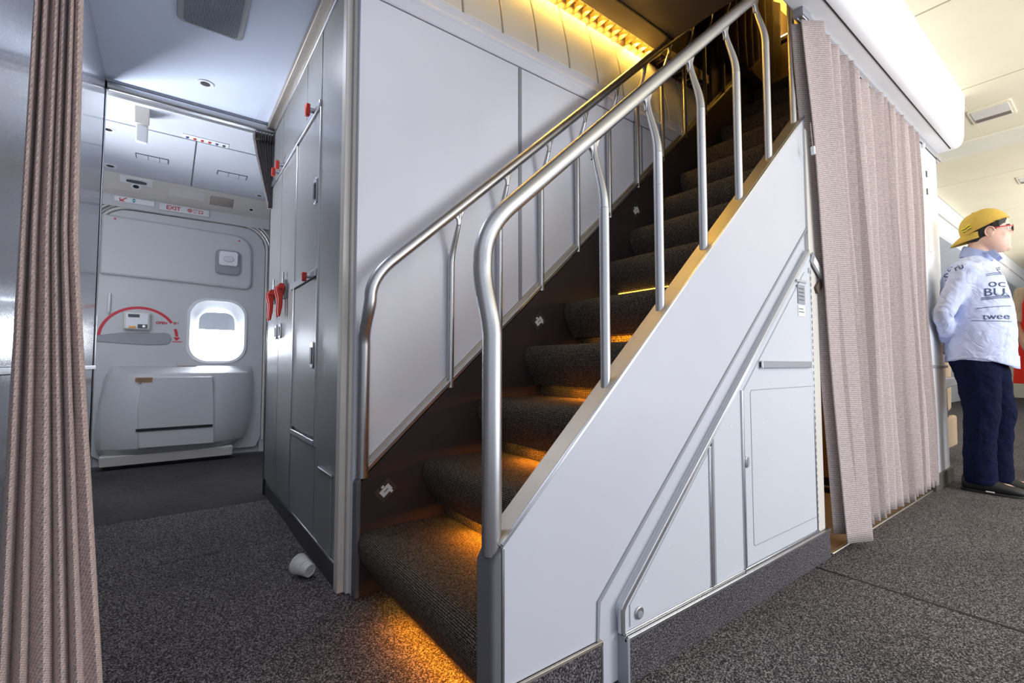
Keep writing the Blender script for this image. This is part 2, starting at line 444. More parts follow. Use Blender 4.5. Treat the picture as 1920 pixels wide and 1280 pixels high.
# folded white jump lamp hanging
t = thing('emergency_lamp_housing', (-.16, 3.40, 2.27), 'white box housing hanging down from the entry ceiling left of the indicator strip', 'lamp housing')
B().prism([(3.36, 2.285), (3.46, 2.285), (3.46, 2.18), (3.43, 2.095), (3.405, 2.095), (3.39, 2.20)], 'x', -.185, -.13).build('housing', M_white, t, bevel=.006)
B().prism([(3.335, 2.285), (3.36, 2.285), (3.392, 2.20), (3.380, 2.19)], 'x', -.192, -.123).build('bracket', M_edge, t, bevel=.004)

# curtain rail of the entry
t = thing('curtain_rail', (.1, 3.19, 2.24), 'grey metal curtain rail crossing the entry ceiling', 'curtain rail')
B().prism([(3.155, 2.285), (3.215, 2.285), (3.215, 2.262), (3.205, 2.246), (3.165, 2.246), (3.155, 2.262)], 'x', -.298, .505).build('track', M_alu, t, bevel=.004)
bx(-.298, .505, 3.216, 3.226, 2.236, 2.285).build('lip', M_white, t, bevel=.002)
for k in range(6):
    B().ball((.40 + .017 * k, 3.19, 2.236), .009, seg=10).build('glider', M_white, t)

# ------------------------------------------------------------------ pleated curtains
def curtain(name, zs, edge, n, amp, mat, parent=None, asym=.72, axis='x', per=14, thick=.0025, ampf=None, jit=.25, seed=1, yoff=None, lead=None):
    """edge(t)->(a0,a1,c) ends and depth at level t; n pleats; returns UVs in metres of cloth"""
    rnd = random.Random(seed)
    wd = [1 + jit * (rnd.random() - .5) * 2 for _ in range(n)]
    if lead: wd[0] = lead
    tot = sum(wd); cum = [0]
    for w in wd: cum.append(cum[-1] + w / tot)
    ph = [rnd.random() * 6.28 for _ in range(n)]; fr = [1.5 + rnd.random() * 2 for _ in range(n)]
    am = [1 + .35 * (rnd.random() - .5) for _ in range(n)]
    bm = bmesh.new(); uvl = bm.loops.layers.uv.new('uv'); rows = []
    clothw = None
    for zi, z in enumerate(zs):
        t = zi / (len(zs) - 1)
        a0, a1, c = edge(z); row = []
        for i in range(n):
            for k in range(per + (1 if i == n - 1 else 0)):
                s = k / per
                if s < asym: h = s / asym
                else: h = 1 - (s - asym) / (1 - asym)
                h = min(1, max(0, h)); h = h * .8 + .2 * (.5 - .5 * math.cos(math.pi * h))
                A = amp * am[i] * (ampf(z, i) if ampf else 1)
                wob = .12 * A * math.sin(ph[i] + fr[i] * t * 3)
                u = cum[i] + (cum[i + 1] - cum[i]) * s
                u2 = u + .25 / n * math.sin(ph[i] * 2 + t * fr[i]) * s * (1 - s) * 2
                p = a0 + (a1 - a0) * u2
                q = c - A * (h - .5) * 2 + wob
                zz = z
                v = Vector((p, q, zz)) if axis == 'x' else Vector((q, p, zz))
                row.append((v, u))
        rows.append(row)
    # cloth arc length from middle row
    mid = rows[len(rows) // 2]; L = [0]
    for k in range(1, len(mid)): L.append(L[-1] + (mid[k][0] - mid[k - 1][0]).length)
    V = [[bm.verts.new(p[0]) for p in r] for r in rows]
    for j in range(len(V) - 1):
        for k in range(len(V[0]) - 1):
            f = bm.faces.new((V[j][k], V[j][k + 1], V[j + 1][k + 1], V[j + 1][k]))
            for lp, (jj, kk) in zip(f.loops, ((j, k), (j, k + 1), (j + 1, k + 1), (j + 1, k))): lp[uvl].uv = (L[kk], zs[jj])
    b = B(); b.bm.free(); b.bm = bm
    return b.build(name, mat, parent, smooth=60, mods=[('solid', 'SOLIDIFY', dict(thickness=thick, offset=0))])
def lin(z, pts):
    if z >= pts[0][0]: return pts[0][1]
    for (z0, a), (z1, c) in zip(pts, pts[1:]):
        if z >= z1: return c + (a - c) * (z - z1) / (z0 - z1)
    return pts[-1][1]

# small dark curtain bunched at the end of the entry rail
t = thing('dark_curtain', (.45, 3.2, 1.8), 'dark taupe curtain bunched against the grey lockers at the end of the entry rail', 'curtain')
zs = [2.222 - k * .03 for k in range(16)]
curtain('cloth', zs, lambda z: (lin(z, [(2.22, .385), (2.1, .405), (1.8, .475)]), lin(z, [(2.22, .497), (1.8, .499)]), 3.19), 9, .016, M_curtD, t, seed=4, per=8)
curtain('heading', [2.232 - k * .012 for k in range(5)], lambda z: (.386, .50, 3.175), 9, .018, M_curtD, t, seed=4, per=8)

# left foreground curtain
t = thing('drawn_back_curtain', (-.15, 1.1, 0), 'taupe dotted curtain drawn back against the left wall, nearest thing on the left', 'curtain')
zs = [2.25 - k * .045 for k in range(51)]
def eL(z):
    return (lin(z, [(1.5, -.203), (.9, -.206), (.36, -.208), (.0, -.212)]), lin(z, [(1.5, -.142), (1.02, -.134), (.80, -.118), (.24, -.075), (0, -.062)]), 1.1)
curtain('cloth', zs, eL, 6, .017, M_curtL, t, seed=11, per=18, asym=.80, jit=.65, ampf=lambda z, i: 1 if i < 5 else .7)
bx(-.27, -.08, 1.085, 1.115, 2.26, 2.292).build('track', M_alu, t, bevel=.003)

# ------------------------------------------------------------------ entry door wall (fuselage side) and door
dw = struct(B().prism([(-1.3, 0), (-.46, 0), (-.46, 2.06), (-1.3, 2.06)], 'y', 4.73, 4.80).build('wall_entry', M_doorw, smooth=0))
rw = struct(B().prism([(.765, 0), (1.3, 0), (1.3, 2.06), (.765, 2.06)], 'y', 4.73, 4.80).build('wall_entry', M_doorw, smooth=0))
tw = struct(bx(-1.3, 1.3, 4.735, 4.80, 2.045, 2.16).build('wall_entry', M_doorw, smooth=0))
struct(bx(.52, .56, 3.24, 3.3, 0, 2.29).build('wall_locker_end', M_doorw, smooth=0))
struct(bx(1.25, 1.3, 3.2, 4.8, 0, 2.3).build('wall_entry_right', M_doorw, smooth=0))
struct(bx(-1.35, -1.3, 3.0, 4.8, 0, 2.3).build('wall_entry_left', M_doorw, smooth=0))
struct(bx(-1.35, -.30, 3.12, 3.18, 0, 2.3).build('wall_entry_near', M_doorw, smooth=0))

struct(bx(-1.3, 1.3, 4.87, 4.92, 0, 2.2).build('wall_fuselage', M_doorw, smooth=0))
for a, c in ((-.47, -.44), (.69, .775)): struct(bx(a, c, 4.775, 4.87, 0, 2.06).build('wall_entry', M_doorw, smooth=0))
struct(bx(-.47, .775, 4.801, 4.87, 0, .08).build('wall_entry', M_doorw, smooth=0))
door = sempty('door_1', (.1, 4.8, 0))
WX, WZ = .346, 1.09           # window centre
# door lining with a window hole
def ring_plate(outer, inner, y0, y1):
    """plate in XZ with a hole, both loops same count"""
    b = B(); n = len(outer)
    def V(p, y): return b.bm.verts.new((p[0], y, p[1]))
    of, inf = [V(p, y0) for p in outer], [V(p, y0) for p in inner]
    ob, inb = [V(p, y1) for p in outer], [V(p, y1) for p in inner]
    for i in range(n):
        j = (i + 1) % n
        for q in ((of[i], of[j], inf[j], inf[i]), (ob[j], ob[i], inb[i], inb[j]), (of[j], of[i], ob[i], ob[j]), (inf[i], inf[j], inb[j], inb[i])):
            b.bm.faces.new(q)
    return b
def resample(pts, center, n):
    """points of a closed convex outline at n even angles about center"""
    out = []; m = len(pts)
    for k in range(n):
        a = 2 * math.pi * (k + .5) / n; d = Vector((math.cos(a), math.sin(a))); best = None
        for i in range(m):
            p = Vector(pts[i]) - Vector(center); q = Vector(pts[(i + 1) % m]) - Vector(center)
            e = q - p; den = d.x * e.y - d.y * e.x
            if abs(den) < 1e-12: continue
            tt = (p.x * e.y - p.y * e.x) / den; uu = (p.x * d.y - p.y * d.x) / den
            if tt > 0 and -1e-6 <= uu <= 1 + 1e-6 and (best is None or tt > best): best = tt
        out.append((center[0] + d.x * best, center[1] + d.y * best))
    return out
out_ = [(-.455, .06), (.70, .06)] + arc(.51, 1.85, .19, 0, 90, 10) + [(-.27, 2.035)] + arc(-.265, 1.85, .19, 90, 180, 10)
win = rrect(WX - .205, WX + .205, WZ - .265, WZ + .265, .14, 8)
NN = 96
ring_plate(resample(out_, (WX, WZ), NN), resample(win, (WX, WZ), NN), 4.76, 4.80).build('door_lining', M_doorw, door, bevel=.004, smooth=30)
# raised upper pad
up = [(-.44, 1.50), (.0, 1.49)] + arc(.53, 1.53, .06, -80, 0, 5) + [(.59, 1.80)] + arc(.44, 1.80, .15, 0, 90, 6) + [(-.44, 1.97)]
B().prism(up, 'y', 4.725, 4.77).build('upper_pad', M_doorw, door, bevel=.018, bseg=4)
# window reveal, shade and outside
ro = resample(rrect(WX - .222, WX + .222, WZ - .282, WZ + .282, .15, 8), (WX, WZ), 64); ri = resample(rrect(WX - .198, WX + .198, WZ - .258, WZ + .258, .135, 8), (WX, WZ), 64)
wf = ring_plate(ro, ri, 4.745, 4.765).build('window_frame', M_white, door, bevel=.006, bseg=3)
r2 = resample(rrect(WX - .13, WX + .13, WZ - .19, WZ + .17, .10, 8), (WX, WZ), 64)
b = B()
for i in range(64):
    j = (i + 1) % 64
    a_, c_ = ri[i], ri[j]; d_, e_ = r2[i], r2[j]
    v = [b.bm.verts.new((a_[0], 4.755, a_[1])), b.bm.verts.new((c_[0], 4.755, c_[1])), b.bm.verts.new((e_[0], 4.86, e_[1])), b.bm.verts.new((d_[0], 4.86, d_[1]))]
    b.bm.faces.new(v)
b.build('window_reveal', M_white, door, smooth=60)
M_shade, nt, b = nodes('window_shade')
tr_ = nt.nodes.new('ShaderNodeBsdfTranslucent'); tr_.inputs[0].default_value = (.80, .86, .92, 1); ms = nt.nodes.new('ShaderNodeMixShader'); ms.inputs[0].default_value = .035
b.inputs['Base Color'].default_value = (.6, .63, .66, 1)
nt.links.new(b.outputs[0], ms.inputs[1]); nt.links.new(tr_.outputs[0], ms.inputs[2]); nt.links.new(ms.outputs[0], nt.nodes['Material Output'].inputs[0])
B().prism([(WX - .137, WZ + .015)] + arc(WX - .06, WZ + .095, .075, 180, 90, 6) + arc(WX + .06, WZ + .095, .075, 90, 0, 6) + [(WX + .137, WZ + .015)], 'y', 4.834, 4.840).build('window_shade', M_shade, door)
B().prism(r2, 'y', 4.862, 4.868).build('window_pane', M_sky, door, label='blown-out bright window pane')
# frame mouldings round the door
fo = out_
def outline_tube(pts, y, r, nm, mat):
    B().tube([(p[0], y, p[1]) for p in pts], r, 8).build(nm, mat, door)
grow = lambda d: [(.70 + d, .12)] + arc(.51, 1.85, .19 + d, 0, 90, 12) + [(-.27, 2.04 + d)] + arc(-.265, 1.85, .19 + d, 90, 180, 10)
outline_tube(grow(.012), 4.752, .010, 'frame_moulding', M_edge)
outline_tube(grow(.034), 4.748, .010, 'frame_moulding', M_alu)
outline_tube(grow(.056), 4.744, .008, 'frame_moulding', M_edge)
# slide bustle
bs_ = B()
def sec(z, x0, x1, y, r=.06):
    return z, x0, x1, y, r
lev = [(.105, -.40, .50, 4.60), (.16, -.415, .56, 4.55), (.30, -.42, .60, 4.535), (.52, -.405, .62, 4.545), (.68, -.385, .62, 4.565), (.728, -.37, .62, 4.575), (.788, -.35, .61, 4.70)]
rings = []
for z, x0, x1, y in lev:
    pts = [(x0, 4.77), (x0, min(4.76, y + .15)), (x0 + .035, min(4.755, y + .10)), (x0 + .17, min(4.75, y + .012)), (x0 + .24, y), (x1 - .30, y), (x1 - .22, min(4.75, y + .012)), (x1 - .05, min(4.755, y + .11)), (x1, min(4.76, y + .17)), (x1, 4.77)]
    rings.append([bs_.bm.verts.new((p[0], p[1], z)) for p in pts])
for a_, c_ in zip(rings, rings[1:]):
    for k in range(len(a_) - 1): bs_.bm.faces.new((a_[k], a_[k + 1], c_[k + 1], c_[k]))
    bs_.bm.faces.new((a_[-1], a_[0], c_[0], c_[-1]))
bs_.bm.faces.new(rings[0][::-1]); bs_.bm.faces.new(rings[-1])
bus = bs_.build('slide_bustle', M_doorw, door, bevel=.012, bseg=3, smooth=50)
B().prism([(-.16, .16), (.33, .155), (.325, .44), (.305, .70), (-.15, .705), (-.17, .45)], 'y', 4.530, 4.56).build('cover_panel', M_doorw, bus, bevel=.010, bseg=3)
B().box(-.175, .315, 4.518, 4.532, .292, .312).build('grip_strip', M_black, bus, bevel=.003)
B().box(-.19, -.085, 4.524, 4.53, .664, .70).build('warning_label', M_label, bus)
for k in range(3): B().box(-.186, -.09, 4.5228, 4.525, .670 + k * .0095, .674 + k * .0095).build('label_line', M_dgrey, bus)
B().box(.06, .20, 4.69, 4.72, .786, .790).build('shelf_label', M_label, bus)
B().prism([(4.62, .03), (4.78, .03), (4.78, .11), (4.60, .11)], 'x', -.385, .47).build('lower_sill', M_edge, bus, bevel=.006)
# assist handle: arc marking, recess and indicator box
am = []
Rr = .245
cx, cz = -.185, 1.01
def arcband(a0, a1, r0, r1, n=28): return arc(cx, cz, r0, a0, a1, n) + arc(cx, cz, r1, a1, a0, n)
B().prism(arcband(178, 33, Rr - .010, Rr + .010), 'y', 4.757, 4.761).build('arc_marking', M_redm, door, label='red handle travel arc')
B().prism(arcband(20, 5, Rr - .010, Rr + .010), 'y', 4.757, 4.761).build('arc_marking', M_redm, door)
B().prism([(.035, 1.025), (.082, 1.025), (.058, .995)], 'y', 4.757, 4.761).build('arrow_head', M_redm, door)
B().box(.03, .095, 4.757, 4.761, .985, .991).build('marking_line', M_redm, door)
text('OPEN', 'open_text', M_redm, door, .022, (-.045, 4.7575, 1.14), (1, 0, 0), (0, 0, 1), bold=.03)
text('\u958b\u304f', 'open_text', M_redm, door, .022, (.055, 4.7575, 1.14), (1, 0, 0), (0, 0, 1))
hb = [(-.44, 1.025)] + [(-.30, 1.05), (-.1, 1.055)] + arc(-.03, 1.01, .055, 80, -80, 10, .05) + [(-.12, .955), (-.30, .965), (-.44, .975)]
B().prism(hb, 'y', 4.752, 4.762).build('handle_recess', M_mgrey, door, bevel=.004)
bo = bx(-.285, -.12, 4.70, 4.762, 1.075, 1.215).build('indicator_box', M_edge, door, bevel=.010, bseg=3)
bx(-.27, -.13, 4.694, 4.702, 1.085, 1.205).build('cover', M_white, bo, bevel=.004)
bx(-.255, -.185, 4.690, 4.696, 1.172, 1.196).build('dark_window', M_dgrey, bo)
bx(-.25, -.205, 4.690, 4.696, 1.087, 1.102).build('amber_tab', M_orange, bo)
bx(-.195, -.135, 4.690, 4.696, 1.087, 1.118).build('lens_panel', M_dgrey, bo)
B().lathe([(0, -.006), (.010, -.005), (.012, 0)], Matrix.Translation((-.155, 4.69, 1.102)) @ Matrix.Rotation(R(-90), 4, 'X'), 14).build('lens', M_alu, bo)
B().tube([(-.375, 4.755, 1.355), (-.375, 4.735, 1.34), (-.375, 4.735, 1.21), (-.375, 4.755, 1.195)], .009, 10).build('assist_grip', M_white, door)
# lamp pod on upper pad
pod = B().prism(rrect(.31, .50, 1.585, 1.80, .04), 'y', 4.700, 4.728).build('lamp_recess', M_mgrey, door, bevel=.01, bseg=3)
B().prism(rrect(.335, .475, 1.66, 1.785, .02), 'y', 4.675, 4.705).build('lamp_body', M_white, pod, bevel=.006)
B().prism(arc(.405, 1.715, .040, 0, 350, 20, .026), 'y', 4.670, 4.678).build('lamp_glass', M_alu, pod, bevel=.003)
for x, z in ((-.36, 1.94), (.485, 1.90)): B().lathe([(0, -.003), (.006, -.002), (.007, .002)], Matrix.Translation((x, 4.722, z)) @ Matrix.Rotation(R(-90), 4, 'X'), 10).build('screw', M_redm, door)

# exit sign and arrow sign on the header band
ex = thing('exit_sign', (.08, 4.725, 2.06), 'white sign with red EXIT lettering above the entry door', 'sign')
bx(-.088, .255, 4.716, 4.734, 2.068, 2.124).build('plate', plain('sign_face', (.72, .72, .73), .4), ex, bevel=.002)
text('EXIT', 'lettering', M_redm, ex, .034, (.005, 4.7155, 2.095), (1, 0, 0), (0, 0, 1), bold=.02)
text('\u975e\u5e38\u53e3', 'lettering', M_redm, ex, .034, (.155, 4.7155, 2.095), (1, 0, 0), (0, 0, 1), width=.11, bold=.025)
ar = thing('arrow_sign', (-.3, 4.725, 2.08), 'small white placard with a red arrow and green diamond, left of the exit sign', 'sign')
bx(-.37, -.12, 4.722, 4.734, 2.085, 2.125).build('plate', M_white, ar, bevel=.0015)
B().tube([(-.295, 4.72, 2.118), (-.33, 4.72, 2.094)], .0035, 6).build('arrow', M_redm, ar)
B().prism([(-.338, 2.088), (-.338, 2.112), (-.332, 2.112), (-.332, 2.094), (-.310, 2.094), (-.310, 2.088)], 'y', 4.718, 4.722).build('arrow', M_redm, ar)
B().prism([(-.262, 2.109), (-.238, 2.109), (-.25, 2.124)], 'y', 4.718, 4.722).build('diamond', M_teal, ar)
B().prism([(-.262, 2.103), (-.238, 2.103), (-.25, 2.088)], 'y', 4.718, 4.722).build('diamond', M_teal, ar)

# ------------------------------------------------------------------ grey lockers
lk = thing('grey_lockers', (.7, 2.4, 0), 'tall grey laminate lockers with red turn latches between entry passage and stairs', 'lockers')
bx(.508, .54, 1.732, 3.24, .0, 2.262).build('carcass', M_locker, lk)
def ldoor(y0, y1, z0, z1, nm='door', m=M_locker, x=.498):
    return bx(x, .512, y0, y1, z0, z1).build(nm, m, lk, bevel=.0015)
d1 = ldoor(2.036, 2.470, 1.21, 1.90)
d2 = ldoor(2.036, 2.470, .50, 1.17)
d3 = ldoor(2.485, 2.86, .10, 1.90); d4 = ldoor(2.868, 3.235, .10, 1.90)
d5 = ldoor(2.30, 2.86, 1.935, 2.235); d6 = ldoor(2.868, 3.235, 1.935, 2.235); d7 = ldoor(2.036, 2.29, 1.935, 2.235)
bx(.500, .512, 1.735, 2.03, .10, 2.235).build('end_panel', M_locker, lk)
bx(.499, .512, 2.036, 2.47, .10, .455).build('lower_panel', M_locker, lk)
bx(.494, .508, 1.78, 1.95, .10, .39).build('service_flap', M_locker, lk, bevel=.002)
bx(.491, .500, 1.77, 1.955, .385, .395).build('flap_hinge', M_alu, lk, bevel=.002)
bx(.488, .500, 2.03, 3.235, 1.902, 1.932).build('latch_rail', M_alu, lk, bevel=.003)
bx(.490, .500, 2.03, 2.55, 1.174, 1.206).build('latch_rail', M_mgrey, lk, bevel=.003)
bx(.490, .500, 2.03, 2.475, .462, .488).build('latch_rail', M_alu, lk, bevel=.004)
bx(.492, .502, 2.470, 2.484, .10, 1.90).build('vertical_trim', M_alu, lk, bevel=.003)
bx(.4925, .502, 2.026, 2.035, .46, 1.90).build('vertical_trim', M_alu, lk, bevel=.002)
bx(.500, .512, 1.732, 2.50, 0, .088).build('kick_board', M_dgrey, lk)
bx(.504, .514, 2.50, 3.24, 0, .07).build('kick_board', M_dgrey, lk)
bx(.496, .512, 1.732, 2.50, .088, .098).build('kick_trim', M_alu, lk, bevel=.002)
bx(.496, .51, 3.225, 3.245, 0, 2.262).build('end_strip', M_black, lk)
bx(.490, .505, 3.195, 3.225, 1.90, 2.26).build('rail_stop', M_alu, lk, bevel=.004)
def recess(y, z, dpar, h=.05):
    o = B().prism(rrect(y - .022, y + .022, z - h, z + h, .008, 3), 'x', .490, .499).build('latch_plate', M_alu, dpar, bevel=.002)
    B().prism(rrect(y - .014, y + .014, z - h * .7, z + h * .6, .005, 3), 'x', .487, .492).build('latch_paddle', M_black, o, bevel=.001)
recess(2.80, .985, d3, .04); recess(2.925, .985, d4, .04); recess(2.085, .84, d2, .055); recess(2.085, 1.55, d1, .055)
def turn(y, z, s=1):
    o = B().lathe([(0, .0), (.012 * s, .0), (.012 * s, .016), (0, .018)], Matrix.Translation((.489, y, z)) @ Matrix.Rotation(R(-90), 4, 'Y'), 14).build('latch_pivot', M_alu, lk)
    B().prism([(y - .016 * s, z + .022 * s), (y + .016 * s, z + .022 * s), (y + .012 * s, z - .03 * s), (y - .012 * s, z - .03 * s)], 'x', .455, .474).build('latch_lever', M_red, o, bevel=.004, label='red turn lever')
turn(2.135, 1.925, 1.0); turn(2.835, 1.925, .9); turn(2.955, 1.925, .9); turn(2.13, 1.182, .75)
# red holders hooked on the doors
def redhook(y, lab):
    t = thing('red_seat_strap_hook', (.47, y, 1.15), lab, 'red hook')
    for dx in (0, .05):
        B().prism([(.452, 1.215), (.488, 1.222), (.492, 1.195), (.480, 1.165), (.478, 1.105), (.470, 1.055), (.460, 1.048), (.456, 1.08), (.458, 1.145), (.448, 1.19)], 'y', y + dx, y + dx + .022).build('lever', M_red, t, bevel=.005)
    B().tube([(.470, y - .012, 1.212), (.470, y + .085, 1.212)], .015, 12).build('barrel', M_red, t)
    B().tube([(.482, y + .02, 1.22), (.482, y + .02, 1.29)], .005, 8).build('spring_pin', M_alu, t)
    bx(.484, .499, y + .005, y + .065, 1.15, 1.25).build('mount', M_mgrey, t, bevel=.002)
redhook(2.66, 'pair of red curved levers on the grey locker, nearer pair'); redhook(2.93, 'pair of red curved levers on the grey locker, farther pair')

# ------------------------------------------------------------------ stair wall
st = struct(bx(.497, .522, 1.690, 1.732, 0, 2.29).build('trim_5', M_edge, bevel=.003))
struct(bx(.522, .535, 1.672, 1.732, 0, 2.29).build('trim_5', M_edge, bevel=.002))
ws = struct(bx(.535, 2.92, 1.650, 1.732, 0, 2.176).build('wall_stair', M_wall, smooth=0))
bx(1.266, 1.284, 1.646, 1.651, .6, 2.176).build('seam_strip', M_mgrey, ws, bevel=.001)
bx(2.16, 2.172, 1.6475, 1.651, 1.6, 2.176).build('seam_strip', M_mgrey, ws, bevel=.001)
tb = struct(B().prism([(1.650, 2.182), (1.644, 2.188), (1.640, 2.226), (1.630, 2.236), (1.632, 2.246), (1.644, 2.252), (1.648, 2.30), (1.73, 2.30), (1.73, 2.182)], 'x', .535, 2.92).build('trim_6', M_wall, bevel=.0015))
struct(bx(.535, 2.92, 1.656, 1.73, 2.174, 2.184).build('trim_7', M_black, smooth=0))
cp = [(1.646, 2.300), (1.654, 2.36), (1.668, 2.44), (1.688, 2.53), (1.712, 2.62), (1.738, 2.70)]
for k in range(13):
    x0 = .535 + .2087 * (k - 1) + .018 if k else .535
    x1 = .535 + .2087 * k + .014
    if x1 <= x0 or x0 > 2.88: continue
    struct(B().prism(cp + [(1.76, 2.70), (1.70, 2.30)], 'x', x0 + .0025, min(x1 - .0025, 2.92)).build('wall_cove', M_cove, bevel=.004))
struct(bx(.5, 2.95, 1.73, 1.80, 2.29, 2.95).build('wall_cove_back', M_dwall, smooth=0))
# trough with louvres and lamps
cv = thing('cove_light', (1.6, 1.69, 2.7), 'long louvred strip light glowing warm yellow above the stair wall', 'strip light')
bx(.56, 2.90, 1.648, 1.655, 2.70, 2.76).build('housing_side', M_brass, cv, bevel=.002)
bx(.56, 2.90, 1.733, 1.740, 2.692, 2.76).build('housing_side', M_dgrey, cv, bevel=.002)
for k in range(39): bx(.57 + k * .06, .574 + k * .06, 1.655, 1.733, 2.695, 2.745).build('louvre', M_louv, cv, smooth=0)
for k in range(38): bx(.585 + k * .06, .617 + k * .06, 1.667, 1.690, 2.752, 2.758).build('lamp_cell', M_warm, cv)
bx(.56, 2.90, 1.65, 1.74, 2.76, 2.765).build('reflector', M_louv, cv)
for k in range(3): area('cove_strip_glow', (.95 + .78 * k, 1.700, 2.715), (R(14), 0, 0), .74, .03, (3.4, 3.6, 7.5)[k], (1, .62, .10))

# stairwell ceiling (dark) and shaft
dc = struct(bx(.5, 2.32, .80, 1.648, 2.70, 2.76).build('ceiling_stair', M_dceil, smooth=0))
bx(.5, 2.32, 1.530, 1.538, 2.695, 2.70).build('seam', M_black, dc)
struct(bx(.46, .535, .80, 1.73, 2.29, 2.76).build('wall_soffit', M_flat, smooth=0))
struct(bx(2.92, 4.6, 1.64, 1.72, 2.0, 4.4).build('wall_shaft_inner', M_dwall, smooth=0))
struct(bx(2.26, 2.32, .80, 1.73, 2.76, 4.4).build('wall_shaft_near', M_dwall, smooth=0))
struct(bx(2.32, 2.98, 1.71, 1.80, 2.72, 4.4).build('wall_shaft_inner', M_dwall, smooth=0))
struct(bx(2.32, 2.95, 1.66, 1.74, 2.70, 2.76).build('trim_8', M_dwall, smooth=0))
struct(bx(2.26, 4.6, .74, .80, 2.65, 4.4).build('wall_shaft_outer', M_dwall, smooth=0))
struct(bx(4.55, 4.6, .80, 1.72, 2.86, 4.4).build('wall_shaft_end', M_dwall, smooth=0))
struct(bx(2.26, 4.6, .74, 1.8, 3.75, 3.8).build('ceiling_shaft', M_yel, smooth=0))
struct(bx(3.62, 4.6, .80, 1.66, 2.80, 2.86).build('floor_upper', M_skirt, smooth=0))

# warm lamp of the upper deck
t = thing('upper_lamp', (4.1, 1.5, 3.4), 'warm yellow strip lamp glowing at the top of the stairs', 'strip light')
bx(3.95, 4.0, 1.20, 1.64, 3.44, 3.475).build('housing', M_brass, t, bevel=.004)
bx(3.955, 3.995, 1.21, 1.63, 3.476, 3.486).build('tube', M_warm, t)
area('upper_lamp_glow', (3.97, 1.42, 3.50), (R(180), 0, 0), .06, .4, 5, (1, .66, .14))
PS = plain('curtain_brown', (.07, .045, .038), .8, bs=90, bd=.002, var=.3)
t = thing('upper_deck_curtain', (3.3, 1.60, 2.6), 'dark brown curtain hanging beside the top of the stairs', 'curtain')
curtain('cloth', [3.70 - k * .1 for k in range(9)], lambda z: (2.95, 3.9, 1.60), 8, .02, PS, t, seed=6, per=8)

# ------------------------------------------------------------------ staircase
RUN, RISE, N0 = .244, .220, .545
SL = .9075
stair = thing('staircase', (.55, 1.23, 0), 'steep carpeted staircase with amber lit treads between white side panels', 'staircase')
for i in range(1, 14):
    x0 = N0 + RUN * (i - 1); h = RISE * i
    pts = [(x0 + RUN + .091, h), (x0 + .04, h + .002)] + [(x0 + .038 + .040 * math.cos(a), h - .038 + .040 * math.sin(a)) for a in [R(90 + 15 * k) for k in range(1, 7)]]
    pts += [(x0 - .001, h - .060), (x0 + .004, h - .082), (x0 + .018, h - .108), (x0 + .036, h - .134), (x0 + .050, h - .154), (x0 + .056, h - .164), (x0 + .058, h - .169), (x0 + .060, h - .169), (x0 + .060, h - .158), (x0 + .080, h - .158), (x0 + .080, h - .168)]
    pts += [(x0 + .092, h - .168), (x0 + .092, h - RISE + .001), (x0 + RUN + .091, h - RISE + .001)]
    tr = B().prism(pts, 'y', .862, 1.619).build('tread', M_step, stair, smooth=50)
    if i <= 6:
        if i == 6: la = bx(x0 + .048, x0 + .066, .90, 1.535, h - .178, h - .164).build('step_lamp', M_amber, tr, label='glowing amber strip')
        else: la = bx(x0 + .062, x0 + .078, .90, 1.535, h - .1635, h - .1582).build('step_lamp', M_amber, tr, label='glowing amber strip')
        area('step_glow', (x0 + .070, 1.14, h - .1645), (0, R(38 if i < 5 else 0), 0), .012, .52, (2.0, 4.2, 3.6, 3.2, 2.6, .5)[i - 1], (1, .31, .012), 180)
bx(N0 + .093, N0 + .105, .862, 1.619, 0, .22).build('lower_riser', M_step, stair, smooth=0)
# far stringer
top = lambda x, d=0: .394 + SL * (x - .546) + d
XE = 3.62
B().prism([(.548, 0), (.548, .375), (.560, .405 - .004), (XE, top(XE) - .004), (XE, top(XE) - .62), (.95, 0)], 'y', 1.622, 1.652).build('inner_stringer', M_stringer, stair, bevel=.002)
B().prism([(.552, .400), (XE, top(XE)), (XE, top(XE, .022)), (.540, .412)], 'y', 1.618, 1.650).build('inner_cap_rail', M_alu, stair, bevel=.003)
B().prism([(.562, .425), (XE, top(XE, .020)), (XE, top(XE, .045)), (.550, .436)], 'y', 1.634, 1.652).build('inner_cap_bead', M_brass, stair, bevel=.003)
B().prism([(.534, 0), (.534, .39), (.552, .412), (.552, 0)], 'y', 1.612, 1.655).build('inner_front_edge', M_wrap, stair, bevel=.006, bseg=3)
# near stringer with its outer panel
t2 = lambda x, d=0: .4105 + SL * (x - .560) + d
XP = 2.262
low = lambda x: .219 + .8865 * (x - .858)
sp_ = B().prism([(.555, 0), (.555, .398), (.565, .412), (XE, t2(XE) - .002), (XE, t2(XE) - .62), (XP, low(XP) - .02), (.858, .219), (.858, 0)], 'y', .812, .858).build('outer_stringer', M_stringer, stair)
B().prism([(.572, 0), (.572, .415), (.578, .421), (XP, t2(XP) - .003), (XP, low(XP)), (.858, .219), (.858, .0)], 'y', .803, .813).build('outer_panel', M_flat, stair, bevel=.0015)
B().prism([(.572, t2(.572, -.004)), (XE, t2(XE, -.004)), (XE, t2(XE, .006)), (.566, t2(.566, .006))], 'y', .806, .862).build('outer_cap', M_brass, stair, bevel=.002)
B().prism([(.575, .419), (XP, t2(XP, -.006)), (XP, t2(XP, .004)), (.570, .425)], 'y', .800, .808).build('panel_top_bead', M_alu, stair, bevel=.001)
B().prism([(.546, 0), (.546, .385), (.556, .402), (.575, .42), (.575, 0)], 'y', .801, .864).build('outer_front_edge', M_wrap, stair, bevel=.008, bseg=3)
bx(.571, .577, .799, .805, 0, .417).build('panel_edge_bead', M_alu, stair, bevel=.001)
bx(.58, .866, .796, .805, .006, .123).build('outer_skirting', M_skirt, stair, bevel=.001)
